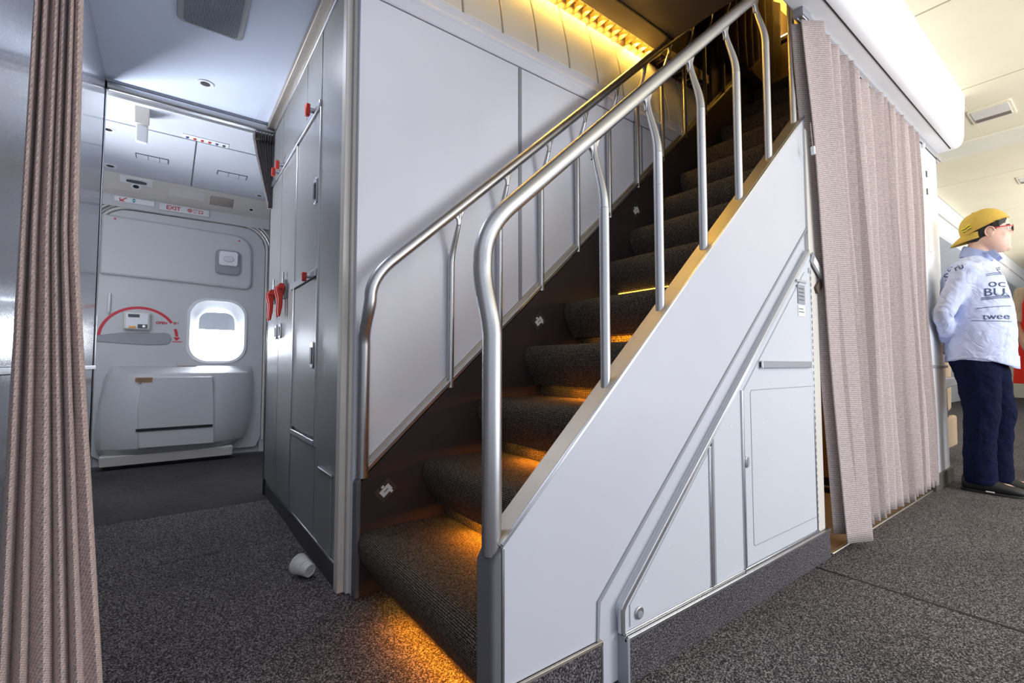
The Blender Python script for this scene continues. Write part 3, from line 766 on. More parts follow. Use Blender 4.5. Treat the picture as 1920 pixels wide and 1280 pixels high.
bx(.58, .868, .794, .806, .123, .131).build('skirting_trim', M_brass, stair, bevel=.001)
bx(.862, .868, .794, .804, .006, .128).build('skirting_trim', M_alu, stair, bevel=.001)
B().prism([(.852, .131), (.860, .131), (.866, .219), (XP, low(XP, )+ .006), (XP, low(XP) + .017), (.855, .224)], 'y', .799, .806).build('panel_lower_bead', M_mgrey, stair, bevel=.001)
B().prism([(.577, .125), (.862, .125), (.862, .131), (.577, .131)], 'y', .800, .804).build('panel_bottom_bead', M_white, stair)
# step marker placards on the inner stringer
for (cx_, cz_) in ((.642, .362 - .012), (1.360, 1.003 - .005), (2.066, 1.655)):
    m = Matrix.Translation((cx_, 1.621, cz_)) @ Matrix.Rotation(R(-42), 4, 'Y')
    m = m @ Matrix.Scale(1.3, 4)
    pl = B().box(-.028, .028, -.001, .001, -.021, .021, m).build('placard', plain('placard_backing', (.05, .048, .045), .35), stair)
    B().box(-.017, .017, -.0035, -.001, -.010, .009, m).build('placard_face', M_paper, pl)
    B().box(-.004, .004, -.0035, -.001, .011, .016, m).build('placard_tab', M_white, pl)
    B().box(.006, .013, -.0035, -.001, -.017, -.010, m).build('placard_tab', M_white, pl)
    B().box(-.007, .008, -.0042, -.003, -.001, .001, m).build('placard_mark', M_dgrey, pl)
# newel box at the top of the inner stringer
B().prism([(3.32, top(3.32)), (3.32, 2.93), (3.46, 3.06), (3.60, 2.98), (3.60, top(3.6) - .3)], 'y', 1.56, 1.64).build('newel_box', plain('newel_brown', (.10, .045, .03), .7, bs=150), stair, bevel=.004)

# ------------------------------------------------------------------ handrails
def handrail(name, label, Yb, Yr, xs, postbase, postx, zend, kinkstart):
    t = thing(name, (postx, Yb, postbase), label, 'handrail')
    line = lambda x: 1.421 + .907 * (x - .912)
    pts = [(postx, Yb, postbase), (postx, Yb, kinkstart)]
    # ease from post plane to rail plane, then bend onto the slope
    zk = line(postx) - .075
    for k in range(1, 9):
        s = k / 8; e = s * s * (3 - 2 * s)
        pts.append((postx - .004 * math.sin(math.pi * s), Yb + (Yr - Yb) * e, kinkstart + (zk - kinkstart) * s))
    p0 = Vector((postx, zk)); xk = postx + .085; p2 = Vector((xk, line(xk))); p1 = Vector((postx, line(postx)))
    p1 = Vector((postx - .004, line(postx) + .0))
    for k in range(1, 11):
        s = k / 10; q = p0 * (1 - s) ** 2 + p1 * 2 * s * (1 - s) + p2 * s * s
        pts.append((q.x, Yr, q.y))
    xe = .912 + (zend - 1.421) / .907
    for k in range(1, 7): pts.append((xk + (xe - xk) * k / 6, Yr, line(xk + (xe - xk) * k / 6)))
    b = B().tube(pts, .0215, 24)
    b.build('rail', M_rail, t, smooth=60)
    sgn = 1 if Yr > Yb else -1
    for (x, zb, plainpost) in xs:
        zt = line(x) - .018
        if plainpost:
            B().tube([(x, Yb, zb - .015), (x, Yb, zt + .0)], .0135, 16).build('baluster', M_rail, t, smooth=60)
            continue
        zk_ = zt - .20; r = .0135
        bal = B().tube([(x, Yb, zb - .02), (x, Yb, zk_)], r, 18)
        bal.tube([(x, Yb, zk_ - .10), (x, Yb, zk_ - .098)], r + .0006, 18)
        bo_ = bal.build('baluster', M_rail, t, smooth=50)
        n = 10; pp = []; rr = []
        for k in range(n + 1):
            s = k / n; e = s * s * (3 - 2 * s) if s < 1 else 1
            pp.append((x + .004 * s, Yb + (Yr - Yb) * min(1, e * 1.02), zk_ + (zt - zk_) * s))
            w = max(.0085, .0135 - .006 * s)
            rr.append((w, w) if s < .8 else (.0085, .0085 + .014 * (s - .8) / .2))
        nk = B().tube(pp, [a[0] for a in rr], 14)
        nk.build('neck', M_rail, bo_, smooth=60)
        # flared foot welded along the rail
        ang = math.atan(.907)
        d = Vector((math.cos(ang), 0, math.sin(ang)))
        c = Vector((x, Yr, line(x) - .024))
        f = B().prism([(x - .007, zt - .055), (x + .007, zt - .05), (x + .012, zt - .022), (x + .030, line(x + .030) - .021), (x - .020, line(x - .02) - .020), (x - .009, zt - .032)], 'y', Yr - .0055, Yr + .0055)
        f.build('neck_foot', M_rail, bo_, bevel=.003, smooth=60)
    return t
nx = [(.928 + .2405 * k, .741 + .2182 * k, k == 5) for k in range(6)]
handrail('near_handrail', 'long steel handrail on the outer white stair panel, nearest to the viewer', .832, .870, nx, .398, .566, 3.3, .865)
fx = [(.909 + .238 * k, .728 + .2165 * k, False) for k in range(11)]
handrail('far_handrail', 'steel handrail along the inner stair wall, behind the nearer one', 1.630, 1.572, fx, .405, .560, 3.62, .87)

# ------------------------------------------------------------------ under-stair cabinet
cb = thing('understair_cabinet', (1.6, .81, 0), 'white cabinet with sloped top built under the staircase', 'cabinet')
co = lambda x, d=0: .196 + .894 * (x - .928) + d
# recessed backing strip (also the visible channel)
B().prism([(.868, .006), (.868, .215), (2.20, low(2.20) - .0), (2.20, .0)], 'y', .8085, .8125).build('backing', M_flat, cb)
B().prism([(.940, .128), (.928, .185), (.934, .201), (2.12, co(2.12, .004)), (2.145, co(2.145, -.005)), (2.145, .12)], 'y', .790, .8085).build('body', M_panel, cb, bevel=.0015)
B().prism([(.926, .128), (.926, .190), (.938, .205), (2.13, co(2.13, .008)), (2.13, co(2.13, -.012)), (.948, .192), (.941, .180), (.941, .128)], 'y', .786, .800).build('edge_trim', M_alu, cb, bevel=.002)
bx(.940, 2.145, .786, .795, .118, .129).build('bottom_trim', M_alu, cb, bevel=.002)
bx(1.337, 1.350, .784, .792, .128, co(1.337, -.012)).build('vertical_trim', M_alu, cb, bevel=.002)
bx(1.354, 1.366, .785, .792, .128, co(1.354, -.006)).build('vertical_trim', M_mgrey, cb, bevel=.002)
bx(1.3505, 1.3535, .7895, .7925, .128, co(1.354, -.01)).build('dark_gap', M_black, cb)
# triangular left door
B().prism([(.960, .136), (.960, .190), (1.332, co(1.332, -.030)), (1.332, .136)], 'y', .7865, .791).build('triangular_door', M_panel, cb, bevel=.001)
def flushlatch(x, z, parent, w=.014, h=.019):
    o = B().prism(rrect(x - w, x + w, z - h, z + h, w * .95, 5), 'y', .781, .788).build('latch', M_alu, parent, bevel=.002)
    B().prism(arc(x, z - h * .2, w * .62, 0, 345, 16, h * .5), 'y', .779, .782).build('latch_button', M_mgrey, o, bevel=.001)
flushlatch(.992, .163, cb, .016, .016); flushlatch(1.563, .475, cb, .012, .019)
# tall door
td = B().prism([(1.556, .136), (1.556, co(1.556, -.045)), (2.075, co(2.075, -.045)), (2.120, co(2.075, -.045)), (2.120, .136)], 'y', .786, .791).build('tall_door', M_panel, cb, bevel=.001)
bx(1.541, 1.552, .784, .792, .120, co(1.541, -.03)).build('door_trim', M_alu, cb, bevel=.002)
bx(1.541, 2.135, .783, .792, .117, .132).build('door_trim', M_alu, cb, bevel=.002)
bx(2.118, 2.130, .784, .792, .128, 1.20).build('hinge_strip', M_alu, cb, bevel=.002)
hb_ = B()
for k in range(40): hb_.box(2.121, 2.127, .782, .785, .16 + k * .026, .174 + k * .026)
hb_.build('hinge_knuckles', M_mgrey, cb)
# inset panel outline groove
gp = [(1.600, .70), (1.600, .21)] + arc(1.612, .202, .012, 180, 270, 4) + [(2.112, .188)]
B().tube([(p[0], .7858, p[1]) for p in gp], .0013, 6).build('inset_outline', M_mgrey, cb)
B().tube([(1.600, .7858, .70), (1.606, .7858, .712), (2.112, .7858, .712)], .0012, 6).build('inset_outline', M_mgrey, cb)
gh = bx(1.668, 2.092, .776, .787, .786, .812).build('grip_rail', M_mgrey, cb, bevel=.003, label='grey horizontal grip rail')
bx(1.668, 1.676, .774, .788, .785, .813).build('grip_end', M_alu, gh, bevel=.001)
pc = bx(1.998, 2.062, .783, .787, 1.042, 1.118).build('placard', M_mgrey, cb, label='small grey printed placard')
for k in range(4): bx(2.004, 2.052, .7822, .7832, 1.056 + k * .015, 1.0595 + k * .015).build('print_line', M_dgrey, pc)
bx(1.99, 2.078, .781, .790, 1.128, 1.138).build('placard_hood', M_alu, cb, bevel=.001)
wp = bx(1.998, 2.062, .784, .787, .992, 1.036).build('white_label', M_white, cb)
for k in range(2): bx(2.004, 2.045 + .008 * k, .7832, .7842, 1.020 - k * .012, 1.023 - k * .012).build('print_line', M_dgrey, wp)
sk = bx(.944, 2.232, .781, .808, 0, .112).build('skirting', M_skirt, cb, bevel=.002)
bx(.936, 2.236, .778, .786, .108, .119).build('skirting_trim', M_alu, cb, bevel=.002)
bx(.936, .946, .776, .810, 0, .119).build('skirting_end', M_mgrey, cb, bevel=.002)
bx(2.215, 2.262, .79, .9, 0, .114).build('skirting_end', M_black, cb, bevel=.01)
# rounded jamb
struct(B().prism([(2.145, .795), (2.225, .797), (2.245, .803), (2.257, .815), (2.262, .835), (2.262, .85), (2.145, .85)], 'z', .0, 1.80).build('trim_9', M_edge, smooth=50))

# ------------------------------------------------------------------ galley seen through the gap
gl = thing('galley_unit', (3.5, 1.3, 0), 'brown wood galley unit with yellow lit recess, seen through the gap beside the pink curtain', 'galley cabinet')
bx(3.30, 4.19, .99, 1.54, .10, 1.17).build('base_cabinet', M_gal, gl, bevel=.003)
bx(3.31, 4.19, 1.0, 1.54, .0, .10).build('kick_plate', M_black, gl)
bx(3.296, 3.30, .99, 1.54, .04, .052).build('kick_line', M_brass, gl)
bx(3.288, 4.19, .98, 1.54, 1.17, 1.20).build('counter', M_brass, gl, bevel=.003)
bx(3.282, 3.30, .985, 1.54, 1.115, 1.13).build('drawer_gap', M_black, gl)
bx(3.40, 3.6, 1.1, 1.5, 1.20, 1.27).build('tray', M_black, gl, bevel=.004)
bx(3.285, 3.30, 1.10, 1.16, .92, 1.0).build('latch', M_dgrey, gl, bevel=.006)
bx(3.7, 4.19, .99, 1.54, 1.2, 2.0).build('back_panel', M_yel, gl)
struct(bx(3.10, 4.3, 1.55, 1.6, 0, 2.0).build('wall_galley', M_yel, smooth=0))
struct(bx(4.2, 4.28, .865, 1.6, 0, 2.28).build('wall_galley', M_yel, smooth=0))
area('galley_lamp', (3.0, 1.2, 1.98), (0, 0, 0), .5, .3, 7, (1, .62, .14))
# hanging strap with label at the jamb
t = thing('curtain_tie_strap', (2.25, .79, 1.2), 'grey strap with a paper label sticking out beside the left edge of the pink curtain', 'strap')
m = Matrix.Translation((2.155, .789, 1.262)) @ Matrix.Rotation(R(32), 4, 'Y')
B().box(0, .17, -.004, .002, -.038, .012, m).build('band', M_mgrey, t, bevel=.002)
B().box(.02, .14, -.006, -.003, -.030, .002, m).build('label', M_paper, t)
m = Matrix.Translation((2.20, .79, 1.11)) @ Matrix.Rotation(R(-38), 4, 'Y')
B().box(0, .12, -.004, .004, -.015, .02, m).build('band_end', M_dwall, t, bevel=.002)

# ------------------------------------------------------------------ big pink curtain, its rail and the header
hd = struct(B().prism([(.80, 2.287), (.80, 2.70), (.615, 2.70), (.618, 2.60), (.630, 2.36), (.636, 2.325), (.648, 2.302), (.668, 2.289), (.690, 2.286)], 'x', .30, 4.33).build('wall_header', plain('header_white', (.92, .92, .93), .4, var=.01), bevel=.006, bseg=3, smooth=50))
bx(.3, 4.29, .692, .698, 2.2845, 2.290).build('header_slot', M_black, hd)
tk = thing('header_curtain_rail', (3.2, .78, 2.27), 'long silver curtain rail under the white overhead header', 'curtain rail')
bx(2.085, 4.42, .766, .774, 2.252, 2.288).build('rail_lip', M_alu, tk, bevel=.002)
bx(2.085, 4.42, .786, .794, 2.252, 2.288).build('rail_lip', M_alu, tk, bevel=.002)
bx(2.09, 4.40, .774, .786, 2.275, 2.287).build('rail_slot', M_black, tk)
bx(2.07, 2.15, .760, .80, 2.256, 2.30).build('end_bracket', M_mgrey, tk, bevel=.003)
B().lathe([(0, 0), (.010, 0), (.010, .03), (0, .03)], Matrix.Translation((3.96, .772, 2.225)), 12).build('glider', M_white, tk)
cu = thing('pink_curtain', (3.0, .78, 0), 'full-height pleated pinkish taupe curtain hanging from the white header', 'curtain')
def eR(z):
    return (lin(z, [(2.25, 2.085), (2.09, 2.105), (1.77, 2.155), (1.39, 2.19), (.90, 2.24), (.43, 2.295), (.0, 2.345)]),
            lin(z, [(2.25, 3.72), (1.5, 3.735), (.8, 3.77), (0, 3.82)]), lin(z, [(2.25, .776), (0, .772)]))
curtain('cloth', [2.246 - k * .0445 for k in range(50)], eR, 18, .038, M_curtR, cu, seed=21, per=14, asym=.84, jit=.5, lead=1.2)
# the leading flap, longer and nearer than the rest
def eF(z):
    a = eR(z)[0]
    w = lin(z, [(2.25, .10), (1.6, .15), (.8, .17), (0, .155)])
    return (a + .01, a + .01 + w, lin(z, [(2.25, .752), (1.5, .742), (0, .735)]))
curtain('leading_flap', [2.25 - k * .0452 for k in range(50)], eF, 1, .026, M_curtR, cu, seed=3, per=26, asym=.86)
tw_ = thing('pull_cord', (2.1, .765, 1.6), 'small white toggle on a thin cord at the left edge of the pink curtain', 'toggle')
B().tube([(2.108, .760, 1.80), (2.118, .758, 1.70)], .0015, 6).build('cord', M_curtL, tw_)
B().tube([(2.118, .757, 1.70), (2.121, .757, 1.668)], .008, 10).build('toggle', M_white, tw_)

# bulkhead panel beyond the curtain
bw = struct(B().prism([(3.90, .780), (4.33, .780), (4.362, .787), (4.376, .80), (4.38, .86), (3.90, .86)], 'z', 0, 2.285).build('wall_bulkhead', M_white, smooth=50))
bx(3.895, 4.384, .774, .790, .776, .796).build('rub_strip', M_mgrey, bw, bevel=.003)
bx(3.895, 4.388, .768, .86, 0, .098).build('skirting', plain('olive_skirting', (.09, .085, .065), .6), bw, bevel=.004)
for zz in (2.075, 1.955): bx(4.035, 4.060, .776, .782, zz - .02, zz + .02).build('slot', M_dgrey, bw)
bx(4.02, 4.10, .777, .782, 1.55, 1.70).build('flap_outline', M_edge, bw, bevel=.001)

# ------------------------------------------------------------------ main cabin ceiling, vents, bins
xs_ = [(.3, 3.10), (3.112, 4.20), (4.212, 5.20)]
for a, c in xs_: struct(bx(a, c, -3.2, .64, 2.63, 2.69).build('ceiling', M_cream, bevel=.002))
struct(bx(4.325, 5.20, .64, 1.2, 2.63, 2.69).build('ceiling', M_cream, bevel=.002))
struct(bx(5.20, 5.54, -3.2, 1.2, 2.615, 2.69).build('ceiling', plain('pale_ceiling_band', (.88, .84, .70), .4), bevel=.003))
for a, c in ((5.545, 6.36), (6.372, 7.9), (7.912, 9.5), (9.512, 16.5)): struct(bx(a, c, -3.2, 1.2, 2.63, 2.69).build('ceiling', M_cream, bevel=.002))
struct(bx(4.6, 16.5, .62, 1.25, 2.69, 2.72).build('ceiling_backing', M_white, smooth=0))
struct(bx(.3, 16.5, -3.2, .62, 2.69, 2.72).build('ceiling_backing', M_white, smooth=0))
struct(bx(16.5, 16.6, -3.2, 4, 0, 2.7).build('wall_far', M_cream, smooth=0))
def vent(x0, x1, y0, y1, lab):
    t = thing('ceiling_vent', ((x0 + x1) / 2, (y0 + y1) / 2, 2.63), lab, 'ceiling vent', 'slotted vents in the cream cabin ceiling')
    B().prism(rrect(x0, x1, y0, y1, .02), 'z', 2.622, 2.632).build('bezel', M_cream, t, bevel=.003)
    B().prism(rrect(x0 + .035, x1 - .035, y0 + .018, y1 - .018, .008), 'z', 2.618, 2.624).build('cover', M_edge, t, bevel=.001)
    bx(x1 - .11, x1 - .05, y0 + .022, y1 - .022, 2.6165, 2.6185).build('slot', M_brass, t)
    return t
vent(4.60, 4.90, .43, .655, 'slotted rectangular vent in the cream ceiling right beside the white header')
vent(6.62, 6.90, .40, .62, 'slotted rectangular vent farther back in the cream ceiling, at the right edge')
for k, (a, c) in enumerate(((5.0, 8.2), (8.21, 11.5), (11.51, 16.4))):
    t = thing('overhead_bin', ((a + c) / 2, 1.6, 2.2), ('white overhead bin nearest the bulkhead panel, behind the man with the cap', 'white overhead bin in the middle of the row behind the man', 'white overhead bin farthest back in the row behind the man')[k], 'overhead bin', 'overhead bins')
    B().prism([(1.2, 2.63), (1.205, 2.50), (1.235, 2.37), (1.30, 2.31), (1.9, 2.31), (1.9, 2.63)], 'x', a, c).build('bin_body', M_white, t, bevel=.006, smooth=50)
    bx(a + .05, c - .05, 1.200, 1.215, 2.44, 2.446).build('door_seam', M_edge, t)
    bx((a + c) / 2 - .06, (a + c) / 2 + .06, 1.245, 1.28, 2.33, 2.345).build('handle', M_dgrey, t, bevel=.003)
    B().prism([(1.30, 2.305), (2.3, 2.10), (2.3, 2.13), (1.30, 2.325)], 'x', a, c).build('service_panel', plain('service_panel_grey', (.60, .64, .70), .45), t, bevel=.003)
struct(bx(4.5, 16.5, 2.32, 2.4, 0, 2.6).build('wall_side', M_white, smooth=0))
struct(bx(4.38, 4.45, .86, 2.4, 0, 2.6).build('wall_bulkhead', M_white, smooth=0))

# ------------------------------------------------------------------ seat behind the man
M_seat = plain('beige_seat_fabric', (.50, .38, .25), .85, bs=200, bd=.001, var=.08)
def seat(x, y, lab):
    t = thing('cabin_seat', (x, y, 0), lab, 'seat')
    B().prism([(x - .02, .40), (x + .48, .36), (x + .50, .46), (x + .0, .50)], 'y', y, y + .48).build('cushion', M_seat, t, bevel=.04, bseg=4)
    B().prism([(x + .44, .38), (x + .56, .38), (x + .70, 1.18), (x + .60, 1.20)], 'y', y, y + .48).build('backrest', M_seat, t, bevel=.04, bseg=4)
    ar_ = B().prism([(x - .02, .60), (x + .46, .62), (x + .46, .69), (x + .0, .69), (x - .03, .66)], 'y', y - .07, y - .005).build('armrest', M_mgrey, t, bevel=.012, bseg=3)
    B().prism([(x + .0, .36), (x + .09, .36), (x + .07, .61), (x + .0, .61)], 'y', y - .06, y - .01).build('arm_support', M_dgrey, ar_, bevel=.01)
    B().prism([(x + .02, .10), (x + .40, .10), (x + .42, .36), (x + .01, .36)], 'y', y - .055, y - .005).build('side_shroud', M_seat, t, bevel=.02, bseg=3)
    for dx in (.08, .36): bx(x + dx, x + dx + .05, y + .02, y + .42, 0, .38).build('leg', M_dgrey, t, bevel=.006)
    return t
seat(5.12, .99, 'beige cabin seat with grey armrest, between the bulkhead panel and the man')
seat(6.2, -.10, 'dark lower part of a cabin seat at the right edge beyond the people')

# ------------------------------------------------------------------ paper cups lying on the carpet
def cup(origin, ax, name, lab, k=1.0):
    z = Vector(ax).normalized(); x = z.cross(Vector((0, 0, 1))).normalized(); y = z.cross(x)
    m = Matrix.Translation(origin) @ Matrix((x, y, z)).transposed().to_4x4()
    t = thing(name, origin, lab, 'paper cup', 'nested paper cups')
    H = .062
    B().lathe([(.0205, .003), (.0215, 0), (.0235, .0), (.0345, H), (.0355, H + .001), (.0372, H + .0005), (.0372, H + .004), (.0345, H + .004), (.0335, H), (.0228, .0045), (0, .0045)], m, 40).build('cup_body', M_paper, t, smooth=50)
    B().lathe([(0, .0035), (.0212, .003), (.0212, .0045), (0, .005)], m, 30).build('base_disc', plain('cup_base', (.62, .65, .75), .5), t, smooth=50)
    return t, m
# axis from base (toward viewer-right) to mouth (toward upper left)
ax = Vector((-.36, .80, .165))
c1, m1 = cup(Vector((.452, 1.868, .030)), ax, 'paper_cup', 'white paper cup lying on its side by the lockers, the one whose base shows')
cup(Vector((.452, 1.868, .030)) + ax.normalized() * .0075, ax, 'paper_cup', 'white paper cup nested inside the other, only its rim showing')
B().tube([m1 @ Vector((.0288 * math.cos(a), .0288 * math.sin(a), .028)) for a in [R(200 + 6 * k) for k in range(9)]], .0005, 5).build('printed_line', M_dgrey, c1)
B().ball(m1 @ Vector((.0289 * math.cos(R(253)), .0289 * math.sin(R(253)), .028)), .0012, seg=8).build('printed_mark', M_redm, c1)

# ------------------------------------------------------------------ people
def skinmat(name, c):
    m, nt, b = nodes(name)
    nt.links.new(ramp(nt, noise(nt, 14, 3), [(.3, tuple(x * .9 for x in c)), (.7, c)]), b.inputs['Base Color'])
    b.inputs['Roughness'].default_value = .5; b.inputs['Subsurface Weight'].default_value = .08
    b.inputs['Subsurface Radius'].default_value = (.01, .004, .002); return m
def cloth(name, c, scale=18, strength=.6, dist=.012, var=.08, stretch=(1, 1, 1.0)):
    m, nt, b = nodes(name)
    n = noise(nt, scale, 3, .55, stretch)
    nt.links.new(ramp(nt, n, [(.3, tuple(x * (1 - var) for x in c)), (.7, c)]), b.inputs['Base Color'])
    b.inputs['Roughness'].default_value = .9; b.inputs['Specular IOR Level'].default_value = .15
    wv = nt.nodes.new('ShaderNodeTexNoise'); wv.inputs['Scale'].default_value = scale * .5; wv.inputs['Detail'].default_value = 2; wv.inputs['Distortion'].default_value = 1.4
    tc = nt.nodes.new('ShaderNodeTexCoord'); nt.links.new(tc.outputs['Object'], wv.inputs['Vector'])
    bump(nt, b, wv.outputs[0], strength, dist); return m
M_skin = skinmat('skin', (.80, .52, .41)); M_skin2 = skinmat('tan_skin', (.42, .22, .13))
M_shirt = cloth('pale_blue_shirt', (.60, .66, .90), 22, .8, .02)
M_shirt2 = cloth('shirt_collar', (.38, .45, .72), 22, .4, .01)
M_jeans = cloth('dark_navy_jeans', (.0035, .006, .030), 16, .8, .02, .3)
M_cap = cloth('mustard_cap', (.62, .42, .09), 30, .4, .006)
M_hair = plain('black_hair', (.015, .012, .012), .6, bs=200, bd=.002, var=.4)
M_shoe = plain('black_shoe', (.018, .017, .017), .6, bs=160, bd=.001, var=.3)
M_ink = plain('navy_print', (.03, .05, .12), .7, var=.1)
M_tan = cloth('tan_blouse', (.52, .40, .26), 20, .4, .01)
M_rda = cloth('red_apron', (.72, .03, .015), 14, .5, .01, .1)
REM = lambda v: [('remesh', 'REMESH', dict(mode='VOXEL', voxel_size=v, use_smooth_shade=True)), ('smooth', 'SMOOTH', dict(factor=.6, iterations=6))]

def zloft(b, secs, seg=28):
    """secs: (cx, cy, z, rx, ry)"""
    return b.loft([((c[0], c[1], c[2]), c[3], c[4], (1, 0, 0), (0, 1, 0)) for c in secs], seg)
def hand(b, wrist, d, palm_n, L=.18, curl=.6, side=1):
    """palm, four bent fingers and a thumb; d = pointing direction, palm_n = palm normal"""
    d = Vector(d).normalized(); n = Vector(palm_n).normalized(); w = d.cross(n).normalized() * side
    W0 = Vector(wrist)
    b.loft([(W0, .026, .019, w, n), (W0 + d * L * .2, .036, .017, w, n), (W0 + d * L * .42, .041, .015, w, n), (W0 + d * L * .5, .039, .013, w, n)], 16)
    for k, (o, ln) in enumerate(((-.030, .80), (-.010, .95), (.010, .90), (.029, .72))):
        p = W0 + d * L * .45 + w * o; pts = [p]; a = 0; seg = L * .5 * ln / 3
        for j in range(3):
            a += curl * (.5 if j == 0 else .9); pts.append(pts[-1] + (d * math.cos(a) + n * math.sin(a)) * seg)
        b.tube(pts, [.0088, .0085, .008, .0068], 10); b.ball(pts[-1], .0068, seg=10)
    p = W0 + d * L * .12 - w * .026; q = p + (d * .55 - w * .65 + n * .25).normalized() * L * .22; r_ = q + (d * .9 - w * .1 + n * .4).normalized() * L * .17
    b.tube([p, q, r_], [.012, .0105, .0085], 10); b.ball(r_, .0085, seg=10)

mx_, my_ = 4.36, .60
man = thing('person', (mx_, my_, 0), 'man in a backwards yellow cap, pale blue printed shirt and navy jeans', 'person')
# one continuous body: head, neck, trunk, arms with hands, legs
HR = Matrix.Translation((mx_, .545, 1.68)) @ Matrix.Rotation(R(9), 4, 'Z') @ Matrix.Translation((-mx_, -.545, -1.68))
b = B()
hd_ = [(.500, 1.540, .022, .026), (.508, 1.552, .038, .046), (.515, 1.575, .056, .068), (.528, 1.605, .067, .083), (.540, 1.640, .073, .094), (.546, 1.680, .077, .102), (.550, 1.720, .078, .106), (.553, 1.760, .073, .100), (.556, 1.792, .058, .080), (.558, 1.812, .030, .042)]
b.loft([((mx_, y, z), rx, ry, HR.to_3x3() @ Vector((1, 0, 0)), HR.to_3x3() @ Vector((0, 1, 0))) for y, z, rx, ry in hd_], 28)
def hp(x, y, z): return HR @ Vector((mx_ + x, y, z))
b.tube([hp(0, .456, 1.700), hp(0, .447, 1.675), hp(0, .430, 1.656), hp(0, .440, 1.645), hp(0, .458, 1.640)], [.007, .009, .0125, .011, .007], 12)
for sx in (-1, 1): b.ball(hp(sx * .011, .449, 1.647), .008, seg=12)
b.ball(hp(0, .452, 1.611), .021, .012, .0075, seg=14); b.ball(hp(0, .454, 1.597), .018, .012, .0075, seg=14)
b.ball(hp(0, .460, 1.562), .022, .018, .018, seg=14)                          # chin
b.ball(hp(0, .462, 1.712), .050, .020, .012, seg=14)                          # brow
for sx in (-1, 1): b.ball(hp(sx * .040, .484, 1.645), .022, .026, .028, seg=14)   # cheeks
b.loft([((mx_, .645, 1.45), .075, .075, (1, 0, 0), (0, 1, 0)), ((mx_, .610, 1.53), .062, .064, (1, 0, 0), (0, 1, .3)), ((mx_, .582, 1.60), .058, .062, (1, 0, 0), (0, 1, .3)), ((mx_, .570, 1.65), .058, .060, (1, 0, 0), (0, 1, .3))], 24)
zloft(b, [(mx_, .615, .86, .155, .130), (mx_, .615, 1.0, .15, .140), (mx_, .62, 1.2, .155, .145), (mx_, .635, 1.38, .165, .135), (mx_, .64, 1.46, .15, .10), (mx_, .635, 1.50, .08, .07)])
for sx, ex in ((-1, 0), (1, .02)):
    sh = Vector((mx_ + sx * .175, .645, 1.435)); el = Vector((mx_ + sx * .245, .735, 1.150)); wr = Vector((mx_ + sx * .085, .752, .985))
    b.tube([sh, sh.lerp(el, .5), el, el.lerp(wr, .35), wr], [.052, .046, .040, .037, .026], 16)
    hand(b, wr, (-sx * .80, .05, -.45), (0, .9, -.2), .17, .45, -sx)
for lx, fy in ((-.085, .0), (.085, -.055)):
    b.tube([(mx_ + lx, .62 + fy * .2, .90), (mx_ + lx, .605 + fy, .50), (mx_ + lx, .635 + fy, .10)], [.075, .052, .036], 16)
    b.ball((mx_ + lx, .56 + fy, .05), .036, .10, .03, seg=16)
body = b.build('body', M_skin, man, mods=REM(.0065), smooth=0)
# ears with a rim
for sx in (-1, 1):
    e = B(); c = hp(sx * .0815, .540, 1.668)
    e.ball(c, .008, .020, .031, seg=16)
    e.tube([c + Vector((sx * .006, .022 * math.cos(t_), .031 * math.sin(t_))) for t_ in [R(-70 + 25 * k) for k in range(11)]], .0042, 8)
    e.build('ear', M_skin, man, smooth=60)
for sx in (-1, 1):
    e = B().ball(hp(sx * .031, .459, 1.683), .0125, .009, .009, seg=12).build('eye', M_white, man)
    B().ball(hp(sx * .031, .4512, 1.683), .0052, .003, .0052, seg=10).build('iris', M_hair, e)
    B().tube([hp(sx * .016, .449, 1.703), hp(sx * .034, .450, 1.708), hp(sx * .05, .462, 1.703)], .0033, 6).build('eyebrow', M_hair, man)
# hair below the cap
h_ = B()
h_.loft([(hp(0, .585, 1.618), .050, .050, (1, 0, 0), (0, 1, 0)), (hp(0, .572, 1.645), .072, .084, (1, 0, 0), (0, 1, 0)), (hp(0, .562, 1.680), .0805, .096, (1, 0, 0), (0, 1, 0)), (hp(0, .556, 1.72), .0815, .104, (1, 0, 0), (0, 1, 0)), (hp(0, .556, 1.765), .074, .100, (1, 0, 0), (0, 1, 0))], 28)
h_.box(mx_ - .086, mx_ - .070, .495, .53, 1.69, 1.735, HR); h_.box(mx_ + .070, mx_ + .086, .495, .53, 1.69, 1.735, HR)
h_.build('hair', M_hair, man, smooth=60, bevel=.004)
# cap
TIL = Matrix.Translation(hp(0, .562, 1.722)) @ Matrix.Rotation(R(9), 4, 'Z') @ Matrix.Rotation(R(-24), 4, 'X')
c_ = B(); prof_ = []
rings = []
for k in range(9):
    a = R(10 * k + (8 if k == 8 else 0)); rings.append((math.cos(a), math.sin(a)))
c_.loft([(TIL @ Vector((0, .004, -.012 + .125 * s)), .092 * (q ** .8), .124 * (q ** .8), TIL.to_3x3() @ Vector((1, 0, 0)), TIL.to_3x3() @ Vector((0, 1, 0))) for q, s in rings], 36)
cap = c_.build('cap', M_cap, man, smooth=60)
br = B(); G = []
for j in range(7):
    v = j / 6; row = []
    for i in range(15):
        t_ = -1 + 2 * i / 14; ang = t_ * R(62)
        x = .090 * math.sin(ang) * (1 - .12 * v); y = .085 + .118 * (math.cos(ang) - .32) + v * .092 * math.cos(t_ * 1.45) - .055
        z = .004 - .018 * v - .028 * (t_ ** 2) - .020 * v * v
        row.append(br.bm.verts.new(TIL @ Vector((x, y, z))))
    G.append(row)
for j in range(6):
    for i in range(14): br.bm.faces.new((G[j][i], G[j][i + 1], G[j + 1][i + 1], G[j + 1][i]))
br.build('cap_brim', M_cap, cap, smooth=60, mods=[('solid', 'SOLIDIFY', dict(thickness=.004, offset=0))])
